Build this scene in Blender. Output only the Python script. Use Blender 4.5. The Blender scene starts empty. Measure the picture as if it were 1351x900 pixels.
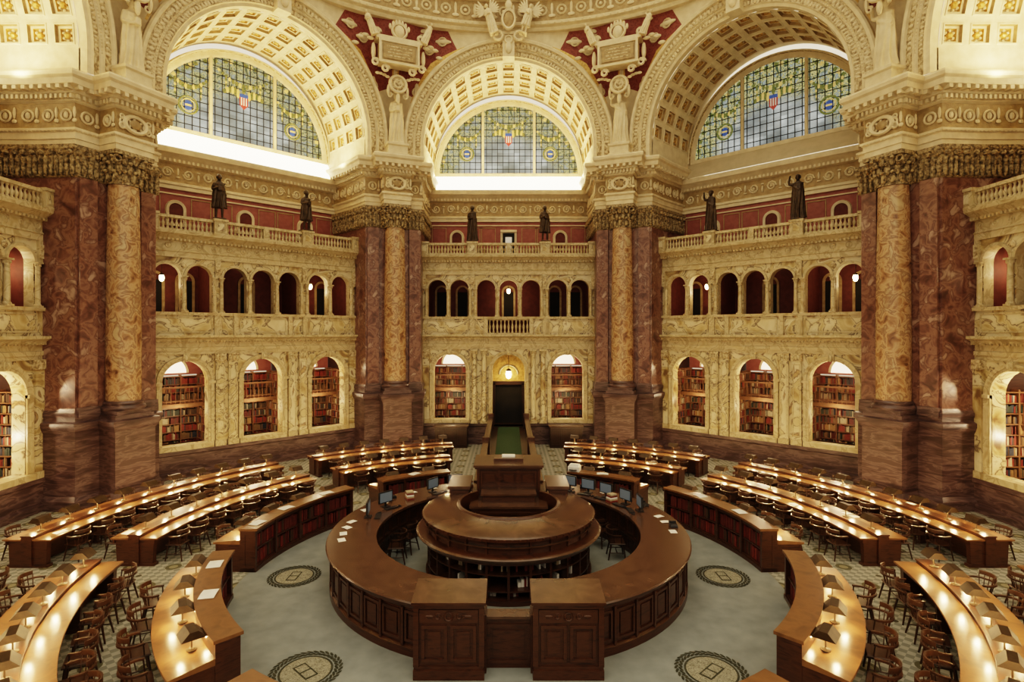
import bpy, bmesh, math, random
from math import sin, cos, pi, radians as rad, sqrt, atan2, tan
from mathutils import Matrix, Vector, Euler
random.seed(7)
S = bpy.context.scene
COL = S.collection

# ---------------------------------------------------------------- materials
def new_mat(name):
    m = bpy.data.materials.new(name); m.use_nodes = True
    nt = m.node_tree
    return m, nt, nt.nodes['Principled BSDF']

def rmat(name, stops, scale=2.0, rough=0.5, bump=0.0, bscale=None, dist=0.0, metal=0.0, detail=6, vs=(1,1,1), spec=0.5, emi=None, coat=0.0):
    m, nt, b = new_mat(name)
    tc = nt.nodes.new('ShaderNodeTexCoord'); mp = nt.nodes.new('ShaderNodeMapping')
    mp.inputs['Scale'].default_value = vs
    nt.links.new(tc.outputs['Object'], mp.inputs['Vector'])
    n = nt.nodes.new('ShaderNodeTexNoise'); n.inputs['Scale'].default_value = scale
    n.inputs['Detail'].default_value = detail; n.inputs['Distortion'].default_value = dist
    nt.links.new(mp.outputs[0], n.inputs['Vector'])
    r = nt.nodes.new('ShaderNodeValToRGB')
    e = r.color_ramp.elements
    while len(e) < len(stops): e.new(0.5)
    for i, (p, c) in enumerate(stops):
        e[i].position = p; e[i].color = (*c, 1)
    nt.links.new(n.outputs['Fac'], r.inputs['Fac'])
    nt.links.new(r.outputs['Color'], b.inputs['Base Color'])
    b.inputs['Roughness'].default_value = rough; b.inputs['Metallic'].default_value = metal
    b.inputs['Specular IOR Level'].default_value = spec
    if coat: b.inputs['Coat Weight'].default_value = coat; b.inputs['Coat Roughness'].default_value = 0.15
    if bump:
        n2 = nt.nodes.new('ShaderNodeTexNoise'); n2.inputs['Scale'].default_value = bscale or scale * 4
        n2.inputs['Detail'].default_value = 3
        nt.links.new(mp.outputs[0], n2.inputs['Vector'])
        bp = nt.nodes.new('ShaderNodeBump'); bp.inputs['Strength'].default_value = bump; bp.inputs['Distance'].default_value = 0.06
        nt.links.new(n2.outputs['Fac'], bp.inputs['Height']); nt.links.new(bp.outputs[0], b.inputs['Normal'])
    if emi:
        b.inputs['Emission Color'].default_value = (*emi[0], 1); b.inputs['Emission Strength'].default_value = emi[1]
    return m

def emat(name, col, st):
    m, nt, b = new_mat(name)
    b.inputs['Base Color'].default_value = (*col, 1)
    b.inputs['Emission Color'].default_value = (*col, 1); b.inputs['Emission Strength'].default_value = st
    return m

M_MARB = rmat('siena_marble', [(0.30,(0.17,0.10,0.045)),(0.39,(0.42,0.31,0.14)),(0.47,(0.58,0.48,0.28)),(0.495,(0.12,0.08,0.05)),(0.515,(0.58,0.49,0.30)),(0.60,(0.66,0.58,0.40)),(0.655,(0.20,0.13,0.07)),(0.69,(0.45,0.32,0.15))], 0.9, 0.3, dist=1.4, detail=10)
M_MARBP = rmat('pale_marble', [(0.3,(0.34,0.25,0.12)),(0.45,(0.54,0.45,0.28)),(0.5,(0.36,0.28,0.15)),(0.54,(0.56,0.47,0.30)),(0.7,(0.44,0.34,0.18))], 1.5, 0.35, dist=0.8, detail=8)
M_RED = rmat('numidian_red_marble', [(0.3,(0.07,0.033,0.027)),(0.43,(0.16,0.078,0.060)),(0.50,(0.24,0.135,0.10)),(0.56,(0.12,0.055,0.043)),(0.66,(0.36,0.25,0.20))], 2.2, 0.28, dist=0.7, detail=12)
M_BASE = rmat('dark_base_marble', [(0.35,(0.055,0.033,0.032)),(0.47,(0.10,0.062,0.059)),(0.53,(0.15,0.10,0.095)),(0.6,(0.075,0.045,0.043))], 1.8, 0.35, dist=0.9, detail=12, vs=(0.6,0.6,3))
M_COLM = rmat('column_marble', [(0.30,(0.11,0.055,0.033)),(0.42,(0.33,0.19,0.10)),(0.50,(0.48,0.33,0.19)),(0.56,(0.25,0.145,0.085)),(0.66,(0.47,0.36,0.22))], 2.4, 0.25, dist=0.7, detail=12)
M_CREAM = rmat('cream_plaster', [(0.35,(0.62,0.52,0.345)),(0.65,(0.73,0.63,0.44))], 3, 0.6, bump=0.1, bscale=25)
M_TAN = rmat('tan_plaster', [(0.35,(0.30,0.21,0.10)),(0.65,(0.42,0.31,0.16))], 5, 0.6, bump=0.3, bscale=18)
M_ORN = rmat('carved_ornament', [(0.38,(0.24,0.17,0.08)),(0.5,(0.48,0.38,0.22)),(0.62,(0.62,0.52,0.34))], 9, 0.55, bump=0.7, bscale=11, detail=3)  # tan-to-cream noise puts relief shade into the colour
M_ORND = rmat('dark_gilt_capital', [(0.38,(0.12,0.085,0.042)),(0.52,(0.32,0.24,0.13)),(0.65,(0.44,0.35,0.20))], 10, 0.5, bump=0.9, bscale=13, detail=3)
M_GOLD = rmat('gilding', [(0.4,(0.50,0.31,0.09)),(0.6,(0.70,0.47,0.17))], 8, 0.4, metal=0.3)
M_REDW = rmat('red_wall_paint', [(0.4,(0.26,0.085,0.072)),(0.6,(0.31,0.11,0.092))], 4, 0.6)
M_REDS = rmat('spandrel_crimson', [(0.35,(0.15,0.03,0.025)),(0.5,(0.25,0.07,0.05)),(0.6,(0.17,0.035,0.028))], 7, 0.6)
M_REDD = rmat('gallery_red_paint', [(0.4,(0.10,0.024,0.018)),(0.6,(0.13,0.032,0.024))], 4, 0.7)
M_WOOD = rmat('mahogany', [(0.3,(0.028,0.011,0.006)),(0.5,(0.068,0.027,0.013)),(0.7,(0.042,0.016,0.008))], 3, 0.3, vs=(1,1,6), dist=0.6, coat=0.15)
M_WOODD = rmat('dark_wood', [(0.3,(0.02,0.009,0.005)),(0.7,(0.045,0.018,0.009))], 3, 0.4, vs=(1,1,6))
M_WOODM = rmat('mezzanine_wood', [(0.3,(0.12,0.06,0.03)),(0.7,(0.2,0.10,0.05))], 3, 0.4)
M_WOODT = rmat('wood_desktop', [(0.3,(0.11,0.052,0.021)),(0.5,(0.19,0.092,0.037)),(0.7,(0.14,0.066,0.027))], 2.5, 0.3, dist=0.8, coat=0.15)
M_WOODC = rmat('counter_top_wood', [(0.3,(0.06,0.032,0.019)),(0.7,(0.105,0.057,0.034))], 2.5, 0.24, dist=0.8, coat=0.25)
M_CHAIR = rmat('chair_wood', [(0.3,(0.025,0.011,0.005)),(0.7,(0.06,0.026,0.012))], 6, 0.35)
M_BRONZE = rmat('bronze', [(0.3,(0.035,0.024,0.014)),(0.7,(0.085,0.056,0.034))], 6, 0.4, metal=0.4)
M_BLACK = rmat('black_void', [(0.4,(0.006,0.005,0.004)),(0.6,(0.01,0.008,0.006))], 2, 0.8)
M_SILL = rmat('white_sill', [(0.4,(0.5,0.42,0.28)),(0.6,(0.56,0.47,0.32))], 2, 0.6)
M_SILLG = emat('glowing_sill_slope', (1.0,0.86,0.58), 4.2)  # white slope below the window glows itself, in place of cove light on plaster
M_LAMPG = emat('lamp_glow', (1.0,0.76,0.38), 14)
M_LUN = emat('glowing_lunette', (1.0,0.80,0.58), 1.5)  # back-wall lunette glows itself, standing in for light falling on it
M_PAPER = rmat('paper', [(0.4,(0.75,0.74,0.7)),(0.6,(0.82,0.81,0.78))], 4, 0.7)
M_SCREEN = rmat('monitor_plastic', [(0.4,(0.015,0.016,0.018)),(0.6,(0.02,0.02,0.024))], 4, 0.35)
M_GREEN = rmat('green_carpet', [(0.4,(0.02,0.05,0.02)),(0.6,(0.03,0.07,0.028))], 20, 0.9)
M_SHADE = rmat('lamp_shade_bronze', [(0.3,(0.04,0.025,0.012)),(0.7,(0.08,0.05,0.024))], 6, 0.45, metal=0.4)
BOOKC = [(0.17,0.03,0.02),(0.10,0.02,0.014),(0.06,0.035,0.02),(0.15,0.09,0.045),(0.035,0.045,0.035),(0.34,0.28,0.19),(0.03,0.035,0.05),(0.24,0.14,0.06)]
M_BOOKS = [rmat('book_cloth_%d' % i, [(0.4, c), (0.6, tuple(x*1.25 for x in c))], 10, 0.6) for i, c in enumerate(BOOKC)]

def glass_mat():
    m, nt, b = new_mat('leaded_glass')
    N = nt.nodes.new; L = nt.links.new
    tc = N('ShaderNodeTexCoord')
    n = N('ShaderNodeTexNoise'); n.inputs['Scale'].default_value = 0.6; n.inputs['Detail'].default_value = 3
    r = N('ShaderNodeValToRGB'); e = r.color_ramp.elements; e.new(0.5)
    for i, (p, c) in enumerate([(0.35,(0.10,0.115,0.115)),(0.5,(0.21,0.23,0.225)),(0.66,(0.40,0.42,0.40))]):
        e[i].position = p; e[i].color = (*c, 1)
    L(tc.outputs['Object'], n.inputs['Vector']); L(n.outputs['Fac'], r.inputs['Fac'])
    wn = N('ShaderNodeTexWhiteNoise'); sn = N('ShaderNodeVectorMath'); sn.operation='SNAP'; sn.inputs[1].default_value=(.345,10,.41)
    L(tc.outputs['Object'], sn.inputs[0]); L(sn.outputs[0], wn.inputs['Vector'])
    pv = N('ShaderNodeMapRange'); pv.inputs[3].default_value=.7; pv.inputs[4].default_value=1.25; L(wn.outputs['Value'], pv.inputs[0])
    pm = N('ShaderNodeVectorMath'); pm.operation='SCALE'; L(r.outputs['Color'], pm.inputs[0]); L(pv.outputs[0], pm.inputs['Scale'])
    f = N('ShaderNodeTexNoise'); f.inputs['Scale'].default_value = 2.6; f.inputs['Detail'].default_value = 3; f.inputs['Distortion'].default_value = 2.2
    L(tc.outputs['Object'], f.inputs['Vector'])
    fr = N('ShaderNodeValToRGB'); q = fr.color_ramp.elements; q.new(.5); q.new(.55); q.new(.6)
    for i, (p, c) in enumerate([(0.36,(0.02,0.04,0.02)),(0.44,(0.26,0.24,0.08)),(0.49,(0.55,0.46,0.20)),(0.54,(0.06,0.10,0.05)),(0.62,(0.24,0.27,0.25))]):
        q[i].position = p; q[i].color = (*c, 1)
    L(f.outputs['Fac'], fr.inputs['Fac'])
    mp = N('ShaderNodeMapping'); mp.inputs['Location'].default_value = (0,0,-15.4); mp.inputs['Scale'].default_value = (1,0,1); L(tc.outputs['Object'], mp.inputs[0])
    ln = N('ShaderNodeVectorMath'); ln.operation = 'LENGTH'; L(mp.outputs[0], ln.inputs[0])
    mr = N('ShaderNodeMapRange'); mr.inputs[1].default_value = 2.8; mr.inputs[2].default_value = 3.7; L(ln.outputs['Value'], mr.inputs[0])
    ad = N('ShaderNodeMath'); ad.operation = 'MULTIPLY'; ad.inputs[1].default_value = .9; L(mr.outputs[0], ad.inputs[0])
    mx = N('ShaderNodeMix'); mx.data_type = 'RGBA'; L(ad.outputs[0], mx.inputs[0]); L(pm.outputs[0], mx.inputs[6]); L(fr.outputs['Color'], mx.inputs[7])
    L(mx.outputs[2], b.inputs['Emission Color']); b.inputs['Emission Strength'].default_value = 0.85
    b.inputs['Base Color'].default_value = (0.05,0.06,0.06,1); b.inputs['Roughness'].default_value = 0.3
    return m
M_GLASS = glass_mat()
M_GARL = rmat('stained_garland', [(0.4,(0.05,0.07,0.02)),(0.5,(0.22,0.18,0.06)),(0.6,(0.07,0.08,0.04))], 9, 0.4, emi=((0.10,0.13,0.04),0.5))
M_AMBER = rmat('stained_amber', [(0.4,(0.45,0.33,0.10)),(0.6,(0.55,0.42,0.15))], 9, 0.4, emi=((0.50,0.38,0.14),0.5))
M_LEAD = rmat('lead_bar', [(0.4,(0.02,0.02,0.022)),(0.6,(0.03,0.03,0.035))], 4, 0.6)
M_SHRED = rmat('shield_red', [(0.4,(0.35,0.04,0.03)),(0.6,(0.4,0.05,0.04))], 4, 0.5, emi=((0.4,0.08,0.06),0.25))
M_SHWH = rmat('shield_white', [(0.4,(0.6,0.6,0.55)),(0.6,(0.65,0.64,0.6))], 4, 0.5, emi=((0.5,0.5,0.45),0.3))
M_SHBL = rmat('shield_blue', [(0.4,(0.03,0.06,0.2)),(0.6,(0.04,0.08,0.25))], 4, 0.5, emi=((0.05,0.1,0.3),0.4))

CY = -0.6
def floor_mat():
    m, nt, b = new_mat('carpet_and_tile_floor')
    N = nt.nodes.new; L = nt.links.new
    tc = N('ShaderNodeTexCoord'); sx = N('ShaderNodeSeparateXYZ'); L(tc.outputs['Object'], sx.inputs[0])
    def mt(op, a, b_=None, c=None):
        n = N('ShaderNodeMath'); n.operation = op
        for i, q in enumerate((a, b_, c)):
            if q is None: continue
            if isinstance(q, (int, float)): n.inputs[i].default_value = q
            else: L(q, n.inputs[i])
        return n.outputs[0]
    X, Y = sx.outputs[0], sx.outputs[1]
    Y2 = mt('SUBTRACT', Y, CY)
    r = mt('SQRT', mt('ADD', mt('MULTIPLY', X, X), mt('MULTIPLY', Y2, Y2)))
    def dots(per, rad_, ox):
        fx = mt('SUBTRACT', mt('FRACT', mt('ADD', mt('DIVIDE', X, per), ox)), 0.5)
        fy = mt('SUBTRACT', mt('FRACT', mt('ADD', mt('DIVIDE', Y, per), ox)), 0.5)
        d = mt('SQRT', mt('ADD', mt('MULTIPLY', fx, fx), mt('MULTIPLY', fy, fy)))
        return d, mt('LESS_THAN', d, rad_ / per)
    def mix(f, a, c):
        n = N('ShaderNodeMix'); n.data_type = 'RGBA'; L(f, n.inputs[0])
        for i, q in ((6, a), (7, c)):
            if isinstance(q, tuple): n.inputs[i].default_value = (*q, 1)
            else: L(q, n.inputs[i])
        return n.outputs[2]
    ck = N('ShaderNodeTexChecker'); ck.inputs['Scale'].default_value = 7
    mpp = N('ShaderNodeMapping'); mpp.inputs['Rotation'].default_value = (0,0,pi/4); L(tc.outputs['Object'], mpp.inputs[0]); L(mpp.outputs[0], ck.inputs['Vector'])
    ck.inputs['Color1'].default_value = (0.34,0.335,0.285,1); ck.inputs['Color2'].default_value = (0.20,0.205,0.175,1)
    d1, f1 = dots(1.15, 0.2, 0.5); d2, f2 = dots(1.15, 0.07, 0.0)
    d3, f3 = dots(1.15, 0.11, 0.5)
    c = mix(f1, ck.outputs['Color'], (0.10,0.095,0.055)); c = mix(f3, c, (0.24,0.22,0.14)); c = mix(f2, c, (0.07,0.065,0.04))
    no = N('ShaderNodeTexNoise'); no.inputs['Scale'].default_value = 2.3; no.inputs['Detail'].default_value = 10; L(tc.outputs['Object'], no.inputs['Vector'])
    rp = N('ShaderNodeValToRGB'); e = rp.color_ramp.elements
    e[0].position = 0.3; e[0].color = (0.185,0.205,0.205,1); e[1].position = 0.7; e[1].color = (0.245,0.27,0.265,1)
    L(no.outputs['Fac'], rp.inputs['Fac'])
    inn = mt('LESS_THAN', r, 6.95)
    c = mix(inn, c, rp.outputs['Color'])
    L(c, b.inputs['Base Color']); b.inputs['Roughness'].default_value = 0.75
    b.inputs['Specular IOR Level'].default_value = 0.25
    return m
M_FLOOR = floor_mat()

# ---------------------------------------------------------------- mesh builder
class MB:
    def __init__(s): s.v = []; s.f = []; s.m = []; s.M = None; s.off = (0,0)
    def add(s, vs, fs, mat=0, M=None):
        o = len(s.v)
        if M is not None: vs = [tuple(M @ Vector(p)) for p in vs]
        if s.M is not None: vs = [tuple(s.M @ Vector(p)) for p in vs]
        s.v += vs
        for i, f in enumerate(fs):
            s.f.append(tuple(o + k for k in f)); s.m.append(mat[i] if isinstance(mat, list) else mat)
    def box(s, x0, x1, y0, y1, z0, z1, mat=0, M=None):
        s.add([(x0,y0,z0),(x1,y0,z0),(x1,y1,z0),(x0,y1,z0),(x0,y0,z1),(x1,y0,z1),(x1,y1,z1),(x0,y1,z1)],
              [(0,3,2,1),(4,5,6,7),(0,1,5,4),(1,2,6,5),(2,3,7,6),(3,0,4,7)], mat, M)
    def panel(s, x0, x1, yf, z0, z1, d=0.03, w=0.05, mat=0, mat2=None, M=None):
        m2 = mat if mat2 is None else mat2
        s.box(x0,x1,yf-d,yf,z0,z0+w,mat,M); s.box(x0,x1,yf-d,yf,z1-w,z1,mat,M)
        s.box(x0,x0+w,yf-d,yf,z0+w,z1-w,mat,M); s.box(x1-w,x1,yf-d,yf,z0+w,z1-w,mat,M)
        s.box(x0+2*w,x1-2*w,yf-d*0.6,yf,z0+2*w,z1-2*w,m2,M)
    def extx(s, prof, x0, x1, mat=0, cap=True):
        n = len(prof); vs = [(x0,p[0],p[1]) for p in prof] + [(x1,p[0],p[1]) for p in prof]
        fs = [(i,(i+1)%n,(i+1)%n+n,i+n) for i in range(n)]
        if cap: fs += [tuple(range(n)), tuple(range(2*n-1,n-1,-1))]
        if isinstance(mat, list): mat = mat + [mat[0]]*2
        s.add(vs, fs, mat)
    def lathe(s, prof, cx=0, cy=0, seg=24, mat=0, a0=0, a1=2*pi, cz=0):
        full = abs(a1-a0-2*pi) < 1e-6; n = seg if full else seg+1
        vs = []
        for (r, z) in prof:
            for j in range(n):
                a = a0+(a1-a0)*j/seg; vs.append((cx+r*cos(a), cy+r*sin(a), z+cz))
        fs = []; ms = []
        for i in range(len(prof)-1):
            for j in range(seg):
                k = (j+1) % n
                fs.append((i*n+j, i*n+k, (i+1)*n+k, (i+1)*n+j)); ms.append(mat[i] if isinstance(mat, list) else mat)
        s.add(vs, fs, ms)
    def poly(s, pts, prof, mats=0, capmat=None):
        n = len(pts); rings = [[(*offp(pts,i,o), z) for i in range(n)] for o, z in prof]
        vs = [p for r in rings for p in r]; fs = []; ms = []
        for i in range(len(prof)-1):
            for j in range(n):
                k = (j+1)%n; fs.append((i*n+j,i*n+k,(i+1)*n+k,(i+1)*n+j)); ms.append(mats[i] if isinstance(mats,list) else mats)
        cm = capmat if capmat is not None else (mats[-1] if isinstance(mats,list) else mats)
        fs.append(tuple(range(n))); ms.append(cm); fs.append(tuple((len(prof)-1)*n+j for j in range(n))); ms.append(cm)
        s.add(vs, fs, ms)
    def arc(s, prof, a0, a1, n=24, mat=0, cap=True):
        k = len(prof); vs = []
        for j in range(n+1):
            a = a0+(a1-a0)*j/n
            vs += [(-r*sin(a)+s.off[0], r*cos(a)+s.off[1], z) for r, z in prof]
        fs = []; ms = []
        for j in range(n):
            for i in range(k):
                i2 = (i+1)%k
                fs.append((j*k+i, j*k+i2, (j+1)*k+i2, (j+1)*k+i)); ms.append(mat[i] if isinstance(mat,list) else mat)
        if cap:
            c = mat[0] if isinstance(mat,list) else mat
            fs += [tuple(range(k)), tuple(n*k+i for i in range(k-1,-1,-1))]; ms += [c,c]
        s.add(vs, fs, ms)
    def archsweep(s, prof, cx, zc, zleg, n=40, mat=0):
        st = []
        if zleg < zc: st.append(('L', -1))
        for j in range(n+1): st.append(('A', pi - pi*j/n))
        if zleg < zc: st.append(('L', 1))
        k = len(prof); vs = []
        for t, q in st:
            for r, y in prof:
                if t == 'L': vs.append((cx+q*r, y, zleg))
                else: vs.append((cx+r*cos(q), y, zc+r*sin(q)))
        fs = []; ms = []
        for j in range(len(st)-1):
            for i in range(k-1):
                fs.append((j*k+i,j*k+i+1,(j+1)*k+i+1,(j+1)*k+i)); ms.append(mat[i] if isinstance(mat,list) else mat)
        s.add(vs, fs, ms)
    def torus(s, M, R, r, n=12, k=5, mat=0, a1=2*pi, spiral=0.0):
        full = abs(a1-2*pi) < 1e-6 and not spiral; nn = n if full else n+1
        vs = []
        for j in range(nn):
            a = a1*j/n; RR = R*(1-spiral*j/n)
            for i in range(k):
                b = 2*pi*i/k; q = RR+r*cos(b); vs.append((q*cos(a), r*sin(b), q*sin(a)))
        fs = [(j*k+i, j*k+(i+1)%k, ((j+1)%nn)*k+(i+1)%k, ((j+1)%nn)*k+i) for j in range(n) for i in range(k)]
        s.add(vs, fs, mat, M)
    def ball(s, x, y, z, rx, ry=None, rz=None, mat=0, n=8, k=5, M=None):
        ry = ry or rx; rz = rz or rx
        vs = [(x,y,z-rz)]
        for i in range(1,k):
            t = -pi/2+pi*i/k
            for j in range(n): vs.append((x+rx*cos(t)*cos(2*pi*j/n), y+ry*cos(t)*sin(2*pi*j/n), z+rz*sin(t)))
        vs.append((x,y,z+rz)); fs = []
        for j in range(n): fs.append((0,1+(j+1)%n,1+j)); 
        for i in range(k-2):
            for j in range(n): fs.append((1+i*n+j,1+i*n+(j+1)%n,1+(i+1)*n+(j+1)%n,1+(i+1)*n+j))
        e = len(vs)-1
        for j in range(n): fs.append((e,1+(k-2)*n+j,1+(k-2)*n+(j+1)%n))
        s.add(vs, fs, mat, M)
    def mesh(s, name, mats, ang=35):
        me = bpy.data.meshes.new(name); me.from_pydata(s.v, [], s.f)
        for m in mats: me.materials.append(m)
        me.polygons.foreach_set('material_index', s.m)
        bm = bmesh.new(); bm.from_mesh(me); bmesh.ops.recalc_face_normals(bm, faces=bm.faces); bm.to_mesh(me); bm.free()
        me.polygons.foreach_set('use_smooth', [True]*len(me.polygons)); me.set_sharp_from_angle(angle=rad(ang))
        me.update(); return me
    def obj(s, name, mats, **k):
        return place(s.mesh(name, mats), name, **k)

def place(me, name, loc=(0,0,0), rz=0, sc=1, parent=None, rot=None):
    o = bpy.data.objects.new(name, me); COL.objects.link(o)
    o.location = loc; o.rotation_euler = rot if rot else (0,0,rz)
    o.scale = (sc,sc,sc) if isinstance(sc,(int,float)) else sc
    if parent: o.parent = parent
    return o

def offp(pts, i, d):
    n = len(pts); p0, p1, p2 = pts[i-1], pts[i], pts[(i+1)%n]
    def nr(a,b):
        dx, dy = b[0]-a[0], b[1]-a[1]; l = sqrt(dx*dx+dy*dy); return (dy/l, -dx/l)
    n1, n2 = nr(p0,p1), nr(p1,p2); den = 1+n1[0]*n2[0]+n1[1]*n2[1]
    return (p1[0]+d*(n1[0]+n2[0])/den, p1[1]+d*(n1[1]+n2[1])/den)

def arch_wall(b, x0, x1, z0, z1, ops, yf, yb, mat=0, rmat_=None, n=14):
    rm = mat if rmat_ is None else rmat_
    def q(xa,xb,za,zb):
        if xb-xa < 1e-4 or zb-za < 1e-4: return
        for y in (yf,yb): b.add([(xa,y,za),(xb,y,za),(xb,y,zb),(xa,y,zb)],[(0,1,2,3)],mat)
    x = x0
    for cx,hw,zb,zs in ops:
        q(x,cx-hw,z0,z1); q(cx-hw,cx+hw,z0,zb)
        pts = [(cx-hw*cos(pi*i/n), zs+hw*sin(pi*i/n)) for i in range(n+1)]
        for i in range(n):
            a,c = pts[i],pts[i+1]
            for y in (yf,yb): b.add([(a[0],y,a[1]),(c[0],y,c[1]),(c[0],y,z1),(a[0],y,z1)],[(0,1,2,3)],mat)
        path = [(cx-hw,zb)]+pts+[(cx+hw,zb)]
        for i in range(len(path)):
            a,c = path[i],path[(i+1)%len(path)]
            b.add([(a[0],yf,a[1]),(c[0],yf,c[1]),(c[0],yb,c[1]),(a[0],yb,a[1])],[(0,1,2,3)],rm)
        x = cx+hw
    q(x,x1,z0,z1)
    b.add([(x0,yf,z1),(x1,yf,z1),(x1,yb,z1),(x0,yb,z1)],[(0,1,2,3)],mat)

BAL = [(0.055,0),(0.055,0.06),(0.035,0.09),(0.06,0.2),(0.065,0.26),(0.03,0.36),(0.028,0.42),(0.05,0.46),(0.05,0.5)]
def balustrade(b, x0, x1, y, z, h, mat=0, sp=0.21, seg=8):
    b.box(x0,x1,y-0.12,y+0.12,z,z+0.1,mat); b.box(x0,x1,y-0.14,y+0.14,z+h-0.12,z+h,mat)
    n = max(1,int((x1-x0)/sp)); hh = h-0.22
    for i in range(n):
        x = x0+(i+0.5)*(x1-x0)/n
        b.lathe([(r*1.15,q*hh/0.5) for r,q in BAL],x,y,seg,mat,cz=z+0.1)

def small_col(b, x, y, z0, z1, r, mat=0, capm=None, seg=14):
    h = z1-z0; cm = mat if capm is None else capm
    b.box(x-r*1.4,x+r*1.4,y-r*1.4,y+r*1.4,z0,z0+r*0.7,cm)
    b.lathe([(r*1.35,z0+r*0.7),(r*1.35,z0+r*1.1),(r*1.1,z0+r*1.4)],x,y,seg,cm)
    b.lathe([(r*1.02,z0+r*1.4),(r,z0+h*0.4),(r*0.86,z1-r*2.4)],x,y,seg,mat)
    b.lathe([(r*0.95,z1-r*2.4),(r*0.9,z1-r*2.1),(r*1.0,z1-r*1.2),(r*1.35,z1-r*0.6)],x,y,seg,cm)
    for i in range(8):
        a = 2*pi*i/8; b.ball(x+r*1.05*cos(a),y+r*1.05*sin(a),z1-r*1.3,r*0.25,r*0.25,r*0.6,cm,6,4)
    b.box(x-r*1.4,x+r*1.4,y-r*1.4,y+r*1.4,z1-r*0.6,z1,cm)

def dentils(b, x0, x1, y, z, w=0.09, h=0.1, d=0.08, mat=0):
    n = int((x1-x0)/(w*2))
    for i in range(n):
        x = x0+(i+0.5)*(x1-x0)/n; b.box(x-w/2,x+w/2,y-d,y,z,z+h,mat)

def scrolls(b, x0, x1, y, zc, h, mat=0):
    n = max(1,int((x1-x0)/(h*1.15))); r = h*0.34
    for i in range(n):
        x = x0+(i+0.5)*(x1-x0)/n; f = 1 if i%2 else -1
        M = Matrix.Translation((x,y,zc)) @ Matrix.Diagonal((f,1,f,1))
        b.torus(M,r,h*0.065,12,4,mat,a1=2*pi*1.35,spiral=0.6)
        b.ball(x,y,zc,h*0.1,h*0.08,h*0.1,mat,6,4)
        xx = x+(x1-x0)/n/2
        if xx < x1-0.05: b.ball(xx,y,zc+f*h*0.12,h*0.08,h*0.07,h*0.26,mat,6,4); b.ball(xx,y,zc-f*h*0.25,h*0.13,h*0.05,h*0.06,mat,6,4)

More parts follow.
